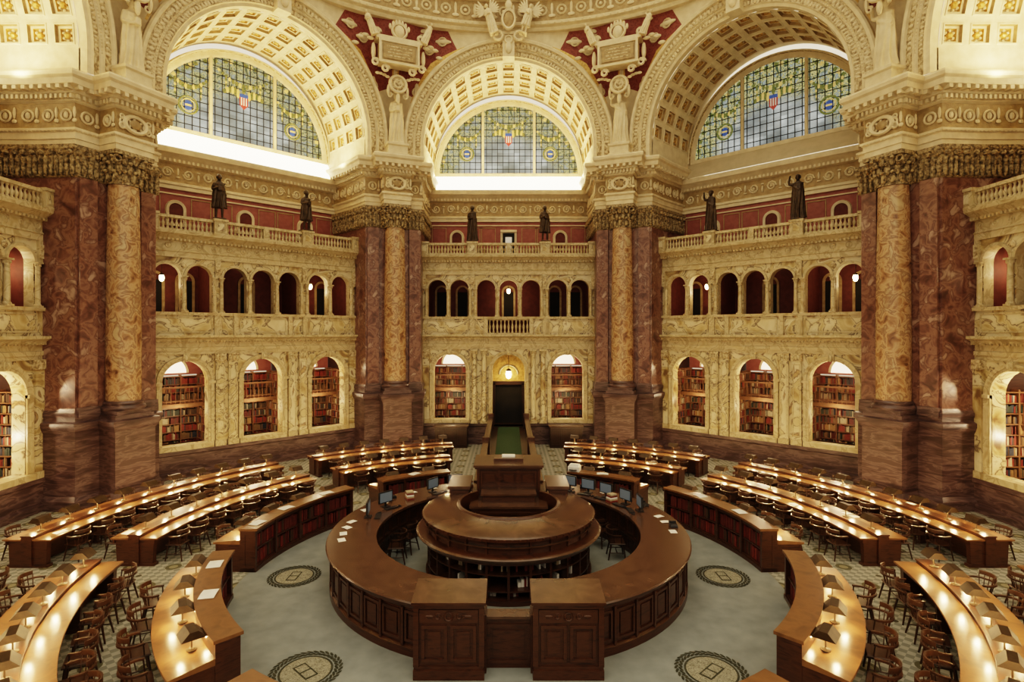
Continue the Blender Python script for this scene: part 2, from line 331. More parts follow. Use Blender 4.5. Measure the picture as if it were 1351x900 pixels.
# ---------------------------------------------------------------- room: screen walls
FACES = [('far',0),('far_left',45),('far_right',-45),('left',90),('right',-90)]
OPS2 = [(-4.12,.53),(-2.84,.53),(-1.3,.53),(0,.53),(1.3,.53),(2.84,.53),(4.12,.53)]
W = 5.02
def screen(door):
    b = MB()   # 0 marble,1 pale,2 base,3 ornament,4 gallery red,5 redwall,6 cream,7 black,8 gold,9 tan,10 wood,11 white,12 lunette,13 mezz wood
    if door: segs = [(-W,-1.15),(1.15,W)]
    else: segs = [(-W,W)]
    for a,c in segs:
        b.extx([(17.5,0),(16.72,0),(16.72,0.25),(16.82,0.3),(16.82,1.0),(16.74,1.05),(16.74,1.2),(17.5,1.2)],a,c,2)
    ops = [(-3.4,.93,1.4,4.22),(0,.93,1.0 if door else 1.4,4.22),(3.4,.93,1.4,4.22)]
    if door:
        arch_wall(b,-W,-1.15,1.2,5.45,[ops[0]],17.0,17.5,0)
        arch_wall(b,-1.15,1.15,1.0,5.45,[ops[1]],17.0,17.5,0)
        arch_wall(b,1.15,W,1.2,5.45,[ops[2]],17.0,17.5,0)
    else: arch_wall(b,-W,W,1.2,5.45,ops,17.0,17.5,0)
    for cx,hw,zb,zs in ops:
        b.archsweep([(hw,17.02),(hw,16.93),(hw+.09,16.93),(hw+.1,16.9),(hw+.22,16.88),(hw+.24,17.02)],cx,zs,zb,20,1)
        b.box(cx-.13,cx+.13,16.8,17.0,zs+hw-.02,5.45,1)
        b.ball(cx,16.8,zs+hw+.12,.1,.08,.16,1)
        for sx in (-1,1): b.box(cx+sx*(hw+.16)-.16,cx+sx*(hw+.16)+.16,16.86,17.0,zs-.12,zs,1)
        if zb > 1.2: b.box(cx-hw-.2,cx+hw+.2,16.8,17.1,1.2,1.42,1)
    for s in (-1,1):
        for px in (1.42,1.98):
            if door: small_col(b,s*px,16.86,1.2,5.45,.15,0,1)
            else:
                b.box(s*px-.2,s*px+.2,16.86,17.0,1.45,5.1,0); b.panel(s*px-.16,s*px+.16,16.86,1.6,4.95,.02,.03,1,0)
                b.box(s*px-.24,s*px+.24,16.8,17.0,1.2,1.45,1); b.box(s*px-.24,s*px+.24,16.8,17.0,5.1,5.45,3)
                for k in range(3): b.ball(s*px-.15+.15*k,16.8,5.25,.06,.06,.12,1,6,4)
        b.box(s*4.78-.2,s*4.78+.2,16.84,17.0,1.45,5.1,0)
        b.box(s*4.78-.24,s*4.78+.24,16.78,17.0,1.2,1.45,1); b.box(s*4.78-.24,s*4.78+.24,16.78,17.0,5.1,5.45,3)
    # entablature 1
    b.extx([(17.5,5.45),(16.92,5.45),(16.92,5.6),(16.88,5.6),(16.88,5.75),(16.93,5.77),(16.93,6.0),(16.8,6.02),(16.75,6.12),(16.58,6.2),(16.58,6.3),(17.5,6.3)],-W,W,1)
    dentils(b,-W,W,16.84,5.98,.07,.08,.07,1)
    # parapet
    b.box(-W,-1.25,16.92,17.3,6.3,7.22,0); b.box(1.25,W,16.92,17.3,6.3,7.22,0)
    if not door: b.box(-1.25,1.25,16.92,17.3,6.3,7.22,0); b.panel(-1.1,1.1,16.92,6.42,7.12,.03,.05,1,0)
    for s in (-1,1):
        b.panel(min(s*1.4,s*1.95),max(s*1.4,s*1.95),16.92,6.42,7.12,.03,.04,1,0)
        b.panel(min(s*2.3,s*4.7),max(s*2.3,s*4.7),16.92,6.42,7.12,.03,.05,1,0)
        b.box(s*2.1-.14,s*2.1+.14,16.84,17,6.3,7.22,1); b.box(s*1.3-.1,s*1.3+.1,16.82,17.3,6.3,7.22,1)
    if door: balustrade(b,-1.2,1.2,17.05,6.3,0.95,1,.2)
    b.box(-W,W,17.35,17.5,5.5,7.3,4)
    b.extx([(17.35,7.2),(16.82,7.2),(16.8,7.33),(17.35,7.33)],-W,W,1)
    # arcade 2
    arch_wall(b,-W,W,7.33,9.75,[(x,h,7.33,8.93) for x,h in OPS2],17.0,17.35,0,1,12)
    for x,h in OPS2:
        b.archsweep([(h,17.0),(h,16.94),(h+.11,16.94),(h+.12,17.0)],x,8.93,8.93,14,1)
    for x in (-3.48,-.65,.65,3.48): small_col(b,x,16.9,7.33,8.95,.1,1,1,12)
    for x in (-4.74,-2.22,-1.92,1.92,2.22,4.74): small_col(b,x,16.92,7.33,8.95,.085,1,1,10)
    for x in (-4.9,-2.07,2.07,4.9): b.box(x-.12,x+.12,16.9,17.0,8.95,9.75,1); b.box(x-.1,x+.1,16.86,17,9.1,9.6,3)
    for x in (-3.48,-.65,.65,3.48,): b.ball(x,16.97,9.42,.13,.04,.13,3,10,4)
    # entablature 2
    b.extx([(17.5,9.75),(16.9,9.75),(16.9,9.98),(16.86,10.0),(16.93,10.08),(16.93,10.45),(16.8,10.5),(16.72,10.62),(16.5,10.74),(16.48,10.85),(17.5,10.85)],-W,W,1)
    dentils(b,-W,W,16.82,10.46,.08,.1,.09,1)
    n=16
    for i in range(n):
        x=-W+.3+i*(2*W-.6)/(n-1); b.torus(Matrix.Translation((x,16.92,10.27)),.12,.02,10,4,1); b.ball(x,16.92,10.27,.04,.03,.04,1,6,4)
    ped=[-4.85,-2.08,2.08,4.85]
    for x in ped:
        b.box(x-.27,x+.27,16.5,17.0,10.85,11.5,1); b.box(x-.32,x+.32,16.45,17.05,11.5,11.6,1); b.box(x-.3,x+.3,16.47,17.03,10.85,10.95,1)
        b.panel(x-.2,x+.2,16.5,11.0,11.45,.02,.03,1,0)
    for a,c in ((-4.6,-2.35),(-1.81,-.1),(.1,1.81),(2.35,4.6)): balustrade(b,a,c,16.74,10.85,.69,1,.17,8)
    b.box(-.12,.12,16.6,16.9,10.85,11.54,1)
    # gallery rear walls/floors
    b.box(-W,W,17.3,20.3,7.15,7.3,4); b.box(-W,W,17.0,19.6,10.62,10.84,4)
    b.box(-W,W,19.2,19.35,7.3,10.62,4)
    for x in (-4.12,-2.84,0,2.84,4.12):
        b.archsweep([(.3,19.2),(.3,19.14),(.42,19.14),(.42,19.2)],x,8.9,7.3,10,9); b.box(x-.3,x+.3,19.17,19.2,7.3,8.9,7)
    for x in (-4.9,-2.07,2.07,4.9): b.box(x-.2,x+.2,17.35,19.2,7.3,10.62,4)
    # upper wall
    b.box(-W,W,19.3,19.6,10.85,13.3,5)
    b.box(-W,W,19.24,19.3,10.85,11.2,6); b.box(-W,W,19.25,19.3,13.0,13.06,6)
    for x in ((-3.2,0,3.2) if not door else (-3.2,3.2)):
        b.archsweep([(.3,19.3),(.3,19.22),(.42,19.2),(.46,19.3)],x,12.3,11.6,12,6)
        b.archsweep([(0.0,19.26),(.3,19.26)],x,12.3,11.6,12,4)
        b.box(x-.45,x+.45,19.18,19.3,11.5,11.6,6)
        for q in (-1,1): b.panel(x+q*1.1-.45,x+q*1.1+.45,19.3,11.4,12.9,.03,.04,9,5)
    if door:
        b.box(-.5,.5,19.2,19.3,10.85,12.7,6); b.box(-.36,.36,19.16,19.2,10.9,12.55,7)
        b.box(-.5,.5,19.12,19.3,12.6,12.75,6); b.box(-.2,.2,19.14,19.16,11.3,12.3,11)
        for q in (-1,1): b.panel(q*1.3-.5,q*1.3+.5,19.3,11.4,12.9,.03,.04,9,5)
    b.extx([(19.6,13.25),(19.2,13.25),(19.2,13.42),(19.15,13.45),(19.15,13.55),(19.25,13.6),(19.25,14.45),(19.12,14.5),(19.0,14.7),(18.75,14.85),(18.7,15.08),(19.6,15.1)],-W,W,[6,6,6,6,6,9,6,6,6,6,6,6])
    dentils(b,-W,W,19.15,14.5,.1,.14,.12,6)
    scrolls(b,-W+.1,W-.1,19.22,14.02,.72,6)
    # alcove partitions & ceiling, mezzanine
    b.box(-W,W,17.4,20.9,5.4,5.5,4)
    for x in (-5.0,-1.7,1.7,5.0): b.box(x-.07,x+.07,17.5,20.4,0,5.4,10)
    xs = [(-4.9,-1.82),(1.82,4.9)]+([] if door else [(-1.58,1.58)])
    for a,c in xs:
        # mezzanine gallery: side walkways, landing, railing
        b.box(a,c,18.35,20.0,2.92,3.1,13); b.box(a,c,18.35,18.41,3.82,3.9,13); b.box(a,c,18.37,18.40,3.2,3.24,13)
        for i in range(16): b.box(a+.1+i*(c-a-.2)/15,a+.125+i*(c-a-.2)/15,18.36,18.39,3.1,3.85,13)
        b.box(a,c,18.1,19.9,1.0,1.1,10); 
        m=(a+c)/2
        b.box(a,c,19.96,20.04,4.35,5.4,5)
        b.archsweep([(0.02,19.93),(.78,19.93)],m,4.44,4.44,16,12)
        b.archsweep([(.78,19.9),(.88,19.9),(.9,19.96)],m,4.44,4.44,16,6)
    if door:
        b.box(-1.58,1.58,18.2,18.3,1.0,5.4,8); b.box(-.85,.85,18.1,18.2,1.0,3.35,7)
        b.box(-.95,-.8,17.95,18.2,1.0,3.4,10); b.box(.8,.95,17.95,18.2,1.0,3.4,10); b.box(-.95,.95,17.95,18.2,3.3,3.5,10)
        b.box(-1.58,1.58,16.9,18.3,.9,1.0,10)
        b.archsweep([(.5,18.16),(.56,18.1),(.62,18.16)],0,3.9,3.9,14,6)
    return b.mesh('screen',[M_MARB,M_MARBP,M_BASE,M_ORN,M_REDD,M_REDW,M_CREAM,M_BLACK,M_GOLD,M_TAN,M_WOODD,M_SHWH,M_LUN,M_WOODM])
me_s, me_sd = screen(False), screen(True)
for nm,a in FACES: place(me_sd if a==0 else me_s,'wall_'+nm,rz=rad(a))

# ---------------------------------------------------------------- vault + archivolt + pendentive (face-local)
ZC=16.6; RV=4.62; A0=15.1
def vault():
    b=MB() # 0 cream 1 tan 2 gold 3 ornament 4 red
    prof=[(RV,15.35),(RV,15.05),(RV+.12,15.0),(RV+.16,14.93),(RV+.42,14.93),(RV+.44,14.88),(RV+.52,14.86),(RV+.54,14.8),(RV+.84,14.78),(RV+.86,14.7),(RV+.98,14.66),(RV+1.06,14.72),(RV+1.1,15.15)]
    b.archsweep(prof,0,ZC,15.7,64,[0,0,0,3,0,0,0,3,0,0,0,0])
    for (R,y,n,sx,sz) in ((RV+.29,14.93,100,.05,.09),(RV+.69,14.8,84,.075,.10),(RV+.48,14.87,130,.035,.035)):
        for i in range(n):
            t=pi*(i+.5)/n; M=Matrix.Translation((R*cos(t),y,ZC+R*sin(t)))@Matrix.Rotation(-(t-pi/2),4,'Y')
            b.ball(0,0,0,sx,.035,sz,0,6,4,M)
    y0,y1=15.35,19.25; nA,nD=15,4
    def P(t,y,r): return (r*cos(t),y,ZC+r*sin(t))
    for i in range(nA):
        for j in range(nD):
            ta,tb=pi*i/nA,pi*(i+1)/nA; ya,yb=y0+(y1-y0)*j/nD,y0+(y1-y0)*(j+1)/nD
            def ring(k,r):
                dt=k/RV; return [P(ta+dt,ya+k,r),P(tb-dt,ya+k,r),P(tb-dt,yb-k,r),P(ta+dt,yb-k,r)]
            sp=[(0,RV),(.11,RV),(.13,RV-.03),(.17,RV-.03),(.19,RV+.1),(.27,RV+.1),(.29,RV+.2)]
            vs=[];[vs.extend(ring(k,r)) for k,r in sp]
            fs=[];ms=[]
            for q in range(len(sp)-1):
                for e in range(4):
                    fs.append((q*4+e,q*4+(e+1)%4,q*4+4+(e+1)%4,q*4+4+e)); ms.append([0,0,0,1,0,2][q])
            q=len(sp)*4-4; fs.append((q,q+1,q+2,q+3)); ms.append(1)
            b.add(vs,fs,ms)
            tm=(ta+tb)/2; c=P(tm,(ya+yb)/2,RV+.16); b.ball(*c,.12,.12,.12,2,8,4)
            for e in range(6):
                an=2*pi*e/6; c2=P(tm+.17*cos(an)/RV,(ya+yb)/2+.17*sin(an),RV+.17); b.ball(*c2,.06,.06,.06,0,6,3)
    for s in (-1,1):
        b.box(min(s*RV,s*(RV+.1)),max(s*RV,s*(RV+.1)),15.3,19.5,15.1,ZC,0)
    b.archsweep([(RV,19.2),(RV-.06,19.22),(RV-.06,19.4),(RV-.2,19.42),(RV-.24,19.55)],0,ZC-.4,16.1,40,[0,3,0,0])
    b.archsweep([(RV,19.2),(RV,19.6)],0,ZC,16.1,40,0)
    zt=23.2; L=A0*tan(rad(22.5)); rin=RV+1.06
    def W_(s,z):
        rho=sqrt(s*s+(max(z,ZC)-ZC)**2); w=min(1,max(0,(rho-5.9)/2.9)); w=w*w*(3-2*w)
        al=math.atan(s/A0); R=(A0/cos(al))*(1-w)+A0*w; return (R*sin(al),R*cos(al),z)
    pc=atan2(zt-ZC,L)
    phis=[pc*i/14 for i in range(15)]+[pc+(pi-2*pc)*i/40 for i in range(1,41)]+[pi-pc+pc*i/14 for i in range(1,15)]
    T=[0,.06,.14,.3,.5,.7,.86,.92,1]
    rows=[]
    for ph in phis:
        c,sn=cos(ph),sin(ph); rm=min((zt-ZC)/max(sn,1e-6),L/max(abs(c),1e-6))
        rows.append([W_((rin+(rm-rin)*t)*c, ZC+(rin+(rm-rin)*t)*sn) for t in T])
    vs=[p for r in rows for p in r]; k=len(T); fs=[];ms=[]
    for i in range(len(phis)-1):
        pm=(phis[i]+phis[i+1])/2; pp=min(pm,pi-pm)
        for j in range(k-1):
            fs.append((i*k+j,(i+1)*k+j,(i+1)*k+j+1,i*k+j+1))
            red = rad(27)<pp<rad(62) and 2<=j<=5
            ms.append(4 if red else (2 if (rad(24)<pp<rad(66) and j in (1,6)) else 0))
    b.add(vs,fs,ms)
    for s in (-1,1): b.add([(s*rin,A0,15.7),(s*L,A0,15.7),(s*L,A0,ZC),(s*rin,A0,ZC)],[(0,1,2,3)],0)
    b.box(-.32,.32,14.5,15.1,ZC+RV-.05,ZC+RV+1.15,0); b.box(-.4,.4,14.42,15.1,ZC+RV+1.1,ZC+RV+1.25,0)
    b.torus(Matrix.Translation((0,14.48,ZC+RV+.85)),.2,.06,12,5,0); b.ball(0,14.48,ZC+RV+.4,.2,.12,.32,0)
    b.ball(0,14.3,23.0,.34,.14,.5,1,12,7); b.torus(Matrix.Translation((0,14.22,23.0))@Matrix.Diagonal((.8,1,1.2,1)),.42,.08,16,5,0)
    b.ball(0,14.25,23.75,.2,.15,.28,0)
    for s in (-1,1):
        b.torus(Matrix.Translation((s*.55,14.35,22.2)),.24,.07,12,5,0)
        for (x,z,rx,rz_) in ((3.6,22.2,.5,.14),(4.3,21.7,.4,.16),(4.6,22.6,.4,.13),(5.0,19.5,.16,.5)):
            y=W_(s*x,z)[1]; b.ball(s*x,y,z,rx,.12,rz_,0,8,5); b.torus(Matrix.Translation((s*x,y-.03,z)),.22,.05,12,4,0)
    return b.mesh('vault',[M_CREAM,M_TAN,M_GOLD,M_ORN,M_REDS])
mv=vault()
for nm,a in FACES: place(mv,'trim_coffered_arch_'+nm,rz=rad(a))

# ---------------------------------------------------------------- windows
def window(glow):
    b=MB() # 0 glass 1 lead 2 cream 3 garland 4 sill 5 red 6 white 7 blue 8 amber
    R=4.4; zc=16.2; y=19.6; n=48
    b.add([(0,y,zc)]+[(R*cos(pi*i/n),y,zc+R*sin(pi*i/n)) for i in range(n+1)],[(0,i+1,i+2) for i in range(n)],0)
    for i in range(-12,13):
        x=i*.345
        if abs(x)<R: b.box(x-.018,x+.018,y-.05,y-.01,zc,zc+sqrt(R*R-x*x),1)
    for j in range(1,11):
        z=j*.41
        if z<R: w=sqrt(R*R-z*z); b.box(-w,w,y-.05,y-.01,zc+z-.016,zc+z+.016,1)
    for s in (-1,1): x=s*1.6; b.box(x-.07,x+.07,y-.16,y,zc,zc+sqrt(R*R-x*x),2)
    b.box(-R,R,y-.2,y,zc-.1,zc+.1,2)
    b.archsweep([(R-.1,y-.12),(R+.02,y-.18),(R+.3,y-.18),(R+.3,y)],0,zc,zc-.1,40,2)
    # coloured border panes along the arc
    m=52
    for i in range(m):
        t0,t1=pi*i/m+.008,pi*(i+1)/m-.008; r0,r1=R-.33,R-.13
        b.add([(r*cos(t),y-.02,zc+r*sin(t)) for r,t in ((r0,t0),(r1,t0),(r1,t1),(r0,t1))],[(0,1,2,3)],(8,3,0,3)[i%4])
    # hanging garlands of leaves and fruit with ribbons
    for c,w,zt in ((0,1.2,3.55),(-2.6,.8,2.75),(2.6,.8,2.75)):
        for i in range(15):
            u=-1+2*i/14; x=c+u*w; z=zc+zt-.5*(1-u*u); th=.07+.07*(1-u*u)
            if x*x+(z-zc)**2<(R-.35)**2:
                b.ball(x,y-.04,z,.08,.02,th,3 if i%3 else 8,6,4)
                if i in (2,12): 
                    for k in range(5): b.ball(x,y-.04,z-.15-.14*k,.07-.008*k,.02,.07,8 if k%2 else 3,6,4)
    # state seals in the side lights
    for s in (-1,1):
        for (x,z) in ((s*2.6,1.35),):
            b.torus(Matrix.Translation((x,y-.05,zc+z)),.42,.05,20,4,3); b.torus(Matrix.Translation((x,y-.05,zc+z)),.3,.025,18,4,8)
            b.ball(x,y-.04,zc+z,.2,.02,.24,7,10,5); b.box(x-.14,x+.14,y-.075,y-.06,zc+z-.05,zc+z+.04,8)
    # eagle and shield
    for i in range(7): b.box(-.21+i*.06,-.15+i*.06,y-.09,y-.05,zc+2.05,zc+2.45,5 if i%2==0 else 6)
    b.box(-.21,.21,y-.1,y-.05,zc+2.45,zc+2.62,7); b.add([(-.21,y-.07,zc+2.05),(.21,y-.07,zc+2.05),(0,y-.07,zc+1.82)],[(0,1,2)],5)
    b.ball(0,y-.06,zc+2.85,.1,.03,.2,3,8,5)
    for s in (-1,1):
        for k in range(6): b.ball(s*(.28+.13*k),y-.06,zc+2.6+.09*k-.02*k*k,.09,.02,.26-.025*k,3 if k%2 else 8,6,4)
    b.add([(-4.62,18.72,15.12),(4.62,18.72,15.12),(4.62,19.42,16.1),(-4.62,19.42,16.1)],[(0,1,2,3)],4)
    return b.mesh('window',[M_GLASS,M_LEAD,M_CREAM,M_GARL,M_SILLG if glow else M_SILL,M_SHRED,M_SHWH,M_SHBL,M_AMBER])
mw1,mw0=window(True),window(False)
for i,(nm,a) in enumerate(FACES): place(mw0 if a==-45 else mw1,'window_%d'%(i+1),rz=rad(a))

# ---------------------------------------------------------------- piers
def pier():
    b=MB() # 0 red,1 base,2 column,3 capital,4 ornament,5 cream,6 tan
    sh=[(-3.15,20.56),(-1.93,17.62),(-1.5,16.35),(1.5,16.35),(1.93,17.62),(3.15,20.56)]
    pb=[(-3.15,20.56),(-1.93,17.62),(-1.52,16.3),(-.68,16.3),(-.68,15.38),(.68,15.38),(.68,16.3),(1.52,16.3),(1.93,17.62),(3.15,20.56)]
    def ccw(p):
        A=sum(p[i][0]*p[(i+1)%len(p)][1]-p[(i+1)%len(p)][0]*p[i][1] for i in range(len(p))); return p if A>0 else p[::-1]
    sh,pb=ccw(sh),ccw(pb)
    b.poly(pb,[(.22,0),(.22,.35),(.12,.45),(.08,.5),(.08,2.75),(.14,2.85),(.2,3.0),(.2,3.15),(.06,3.2),(.06,3.35)],1)
    b.poly(sh,[(.1,3.35),(.1,3.5),(.03,3.6),(0,3.7),(0,12.05)],[1,1,0,0])
    for s in (-1,1):
        b.box(s*1.12-.3,s*1.12+.3,16.2,16.4,3.35,12.05,0); b.box(s*1.12-.36,s*1.12+.36,16.14,16.4,3.35,3.7,1)
    b.box(-.66,.66,15.36,16.3,3.35,3.5,1)
    b.lathe([(.72,3.5),(.74,3.58),(.7,3.66),(.64,3.7),(.66,3.76),(.6,3.84)],0,16.0,32,1)
    b.lathe([(.58,3.84),(.585,6),(.56,9),(.51,12.0)],0,16.0,40,2)
    b.lathe([(.56,12.0),(.56,12.08),(.5,12.1),(.52,12.6),(.62,12.95),(.72,13.05)],0,16.0,24,3)
    for row,(z,r,h) in enumerate(((12.28,.56,.24),(12.58,.6,.24),(12.86,.68,.16))):
        for i in range(12):
            a=2*pi*(i+.5*row)/12; b.ball(r*cos(a),16+r*sin(a),z,.1,.1,h,3,6,5)
            b.ball((r+.1)*cos(a),16+(r+.1)*sin(a),z+h*.75,.085,.085,.07,3,6,4)
    for sx in (-1,1):
        b.torus(Matrix.Translation((sx*.6,15.42,12.9)),.12,.045,12,5,3)
    b.box(-.74,.74,15.3,16.4,13.05,13.2,3)
    b.poly(sh,[(.02,12.05),(.08,12.1),(.03,12.15),(.05,12.6),(.16,13.0),(.2,13.05),(.2,13.2)],3)
    def along(p,off,step,fn,skip=2):
        n=len(p)
        for i in range(n):
            a=offp(p,i,off); c=offp(p,(i+1)%n,off)
            if a[1]>20 and c[1]>20: continue
            L=sqrt((a[0]-c[0])**2+(a[1]-c[1])**2); k=max(1,int(L/step))
            ang=atan2(c[1]-a[1],c[0]-a[0])
            for j in range(k):
                t=(j+.5)/k; fn(a[0]+(c[0]-a[0])*t,a[1]+(c[1]-a[1])*t,ang,L/k)
    along(sh,.1,.2,lambda x,y,a,l:(b.ball(x,y,12.32,.08,.08,.24,3,6,4),b.ball(x,y,12.66,.08,.08,.2,3,6,4)))
    along(sh,.18,.3,lambda x,y,a,l:b.ball(x,y,12.92,.11,.1,.1,3,6,4))
    b.poly(pb,[(.02,13.2),(.02,13.42),(.06,13.43),(.06,13.66),(.14,13.72),(.14,13.8),(.02,13.85),(.02,14.72),(.12,14.78),(.14,14.95),(.26,15.0),(.3,15.12),(.52,15.22),(.54,15.42),(.62,15.5),(.64,15.62),(.6,15.7)],[5,5,5,5,5,5,6,5,5,5,5,5,5,5,5,5],5)
    along(pb,.2,.17,lambda x,y,a,l:b.box(-.045,.045,-.07,.07,14.82,14.97,5,Matrix.Translation((x,y,0))@Matrix.Rotation(a,4,'Z')))
    along(pb,.42,.3,lambda x,y,a,l:b.box(-.07,.07,-.12,.12,15.06,15.2,5,Matrix.Translation((x,y,0))@Matrix.Rotation(a,4,'Z')))
    along(pb,.1,.14,lambda x,y,a,l:b.ball(x,y,13.72,.05,.05,.05,5,5,3))
    def orn(x,y,a,l):
        M=Matrix.Translation((x,y,14.28))@Matrix.Rotation(a,4,'Z')
        b.torus(M,.2,.045,12,4,5); b.ball(0,0,0,.09,.07,.14,5,6,4,M); b.ball(.33,0,.1,.06,.05,.22,5,6,4,M); b.ball(.33,0,-.2,.1,.05,.08,5,6,4,M)
    along(pb,.05,.66,orn)
    M=Matrix.Translation((0,15.3,14.28)); b.torus(M@Matrix.Diagonal((1.35,1,1,1)),.3,.07,18,5,5); b.ball(0,0,0,.22,.08,.18,6,10,5,M)
    for s in (-1,1): b.torus(M@Matrix.Translation((s*.5,0,-.15)),.1,.04,10,4,5); b.torus(M@Matrix.Translation((s*.5,0,.18)),.08,.035,10,4,5)
    b.poly(ccw([(-.5,15.1),(.5,15.1),(.6,16.3),(-.6,16.3)]),[(.08,15.7),(.08,15.82),(0,15.86),(0,16.2),(.07,16.26),(.07,16.36)],5)
    yy=15.0; T=Matrix.Translation
    b.box(-1.0,1.0,yy-.18,yy+.5,20.35,21.45,5); b.box(-.86,.86,yy-.22,yy-.18,20.5,21.3,6)
    b.panel(-1.05,1.05,yy-.18,20.3,21.5,.12,.12,5,6)
    for k in range(4): b.box(-.65,.65,yy-.26,yy-.25,20.66+.16*k,20.72+.16*k,4)
    b.box(-1.2,1.2,yy-.3,yy+.4,21.5,21.68,5)
    for s in (-1,1):
        b.torus(T((s*1.15,yy-.15,21.85)),.2,.08,14,5,5,a1=8.5,spiral=.6); b.torus(T((s*1.2,yy-.12,20.3)),.2,.07,14,5,5,a1=8.5,spiral=.6)
        b.torus(T((s*.7,yy-.12,20.05)),.2,.07,12,5,5,a1=8.5,spiral=.6); b.ball(s*1.3,yy,20.9,.12,.12,.45,5)
        for k in range(4): b.ball(s*(1.45+.25*k),yy-.05+.03*k,21.5-.12*k*k+.25*k,.2,.09,.1,5,8,5)
    b.ball(0,yy-.2,22.0,.28,.2,.36,5,10,6); b.torus(T((0,yy-.22,22.05)),.38,.07,14,5,5)
    for k in range(-3,4): b.ball(k*.16,yy-.2,22.5-.03*k*k,.08,.08,.16,5,6,4)
    yb=15.25
    b.torus(T((0,yb-.1,19.45)),.42,.09,18,6,5); b.ball(0,yb-.08,19.45,.36,.1,.36,4,14,6); b.torus(T((0,yb-.15,19.45)),.2,.045,12,5,5)
    for s in (-1,1):
        b.ball(s*.5,yb-.05,19.1,.08,.08,.3,5); b.torus(T((s*.4,yb-.05,18.85)),.13,.045,10,4,5,a1=8,spiral=.5)
        for k in range(4): b.ball(s*(.55+.17*k),yb-.1,19.75+.1*k-.02*k*k,.13,.06,.08,5,6,4)
    b.ball(0,yb-.05,18.75,.12,.1,.32,5)
    return b.mesh('pier',[M_RED,M_BASE,M_COLM,M_ORND,M_ORN,M_CREAM,M_TAN])
mp=pier()
for a in (22.5,-22.5,67.5,-67.5,112.5,-112.5): place(mp,'marble_column_pier',rz=rad(a))

# ---------------------------------------------------------------- dome base ring
b=MB()
prof=[(15.6,22.75),(15.05,22.75),(14.98,22.85),(15.0,22.95),(14.82,23.0),(14.78,23.15),(14.9,23.2),(14.9,24.3),(14.75,24.35),(14.68,24.5),(14.4,24.65),(14.32,24.95),(14.5,25.05),(14.7,25.6),(14.7,26.2),(14.4,28.0),(13.9,29.8)]
b.lathe(prof,0,0,160,[0,0,0,0,0,0,2,0,0,0,0,0,0,2,0,0],a0=rad(-60),a1=rad(240))
for i in range(150):
    a=rad(-60)+rad(300)*(i+.5)/150
    M=Matrix.Rotation(a-pi/2,4,'Z')@Matrix.Translation((0,14.87,23.75))
    if i%2: b.torus(M,.24,.055,10,4,0); b.ball(0,0,0,.1,.08,.1,0,6,4,M)
    else: b.ball(0,0,.05,.09,.07,.36,0,6,4,M); b.ball(0,0,-.3,.2,.06,.1,0,6,4,M)
for i in range(420):
    a=rad(-60)+rad(300)*(i+.5)/420; M=Matrix.Rotation(a-pi/2,4,'Z'); b.box(-.06,.06,14.6,14.75,24.36,24.52,0,M)
    if i%2==0: b.ball(0,14.82,23.08,.07,.06,.07,0,5,3,M)
b.obj('trim_dome_ring',[M_CREAM,M_ORN,M_TAN])

# ---------------------------------------------------------------- floor
b=MB(); n=96
b.add([(0,0,0)]+[(22*cos(2*pi*i/n),22*sin(2*pi*i/n),0) for i in range(n)],[(0,i+1,(i+1)%n+1) for i in range(n)],0)
b.obj('floor',[M_FLOOR])
M_MEDI=rmat('medallion_inner',[(0.4,(0.14,0.135,0.095)),(0.55,(0.34,0.33,0.26)),(0.6,(0.16,0.15,0.11))],14,0.8,dist=2)
M_MEDL=rmat('medallion_leaf',[(0.4,(0.025,0.028,0.015)),(0.6,(0.05,0.05,0.03))],10,0.8)
b=MB()
b.lathe([(0,.006),(.46,.006)],0,0,28,0); b.lathe([(.46,.008),(.5,.008)],0,0,28,1)
for i in range(34):
    a=2*pi*i/34
    for rr,d in ((.56,.5),(.64,-.5)):
        M=Matrix.Rotation(a+d*.1,4,'Z')@Matrix.Translation((rr,0,.008))@Matrix.Rotation(pi/2+d*.9,4,'Z')
        b.ball(0,0,0,.08,.028,.004,1,6,4,M)
b.box(-.26,.26,-.12,.14,.006,.010,1); b.box(-.22,.22,-.09,.11,.006,.012,0); b.box(-.02,.02,-.12,.14,.006,.013,1)
mm=b.mesh('medallion',[M_MEDI,M_MEDL])
def pol(r,a,z=0,cy=0): return (-r*sin(rad(a)), r*cos(rad(a))+cy, z)
for a in (90,-90,137,-137,45,-45): place(mm,'floor_medallion',loc=pol(5.65,a,0,CY),rz=rad(a))

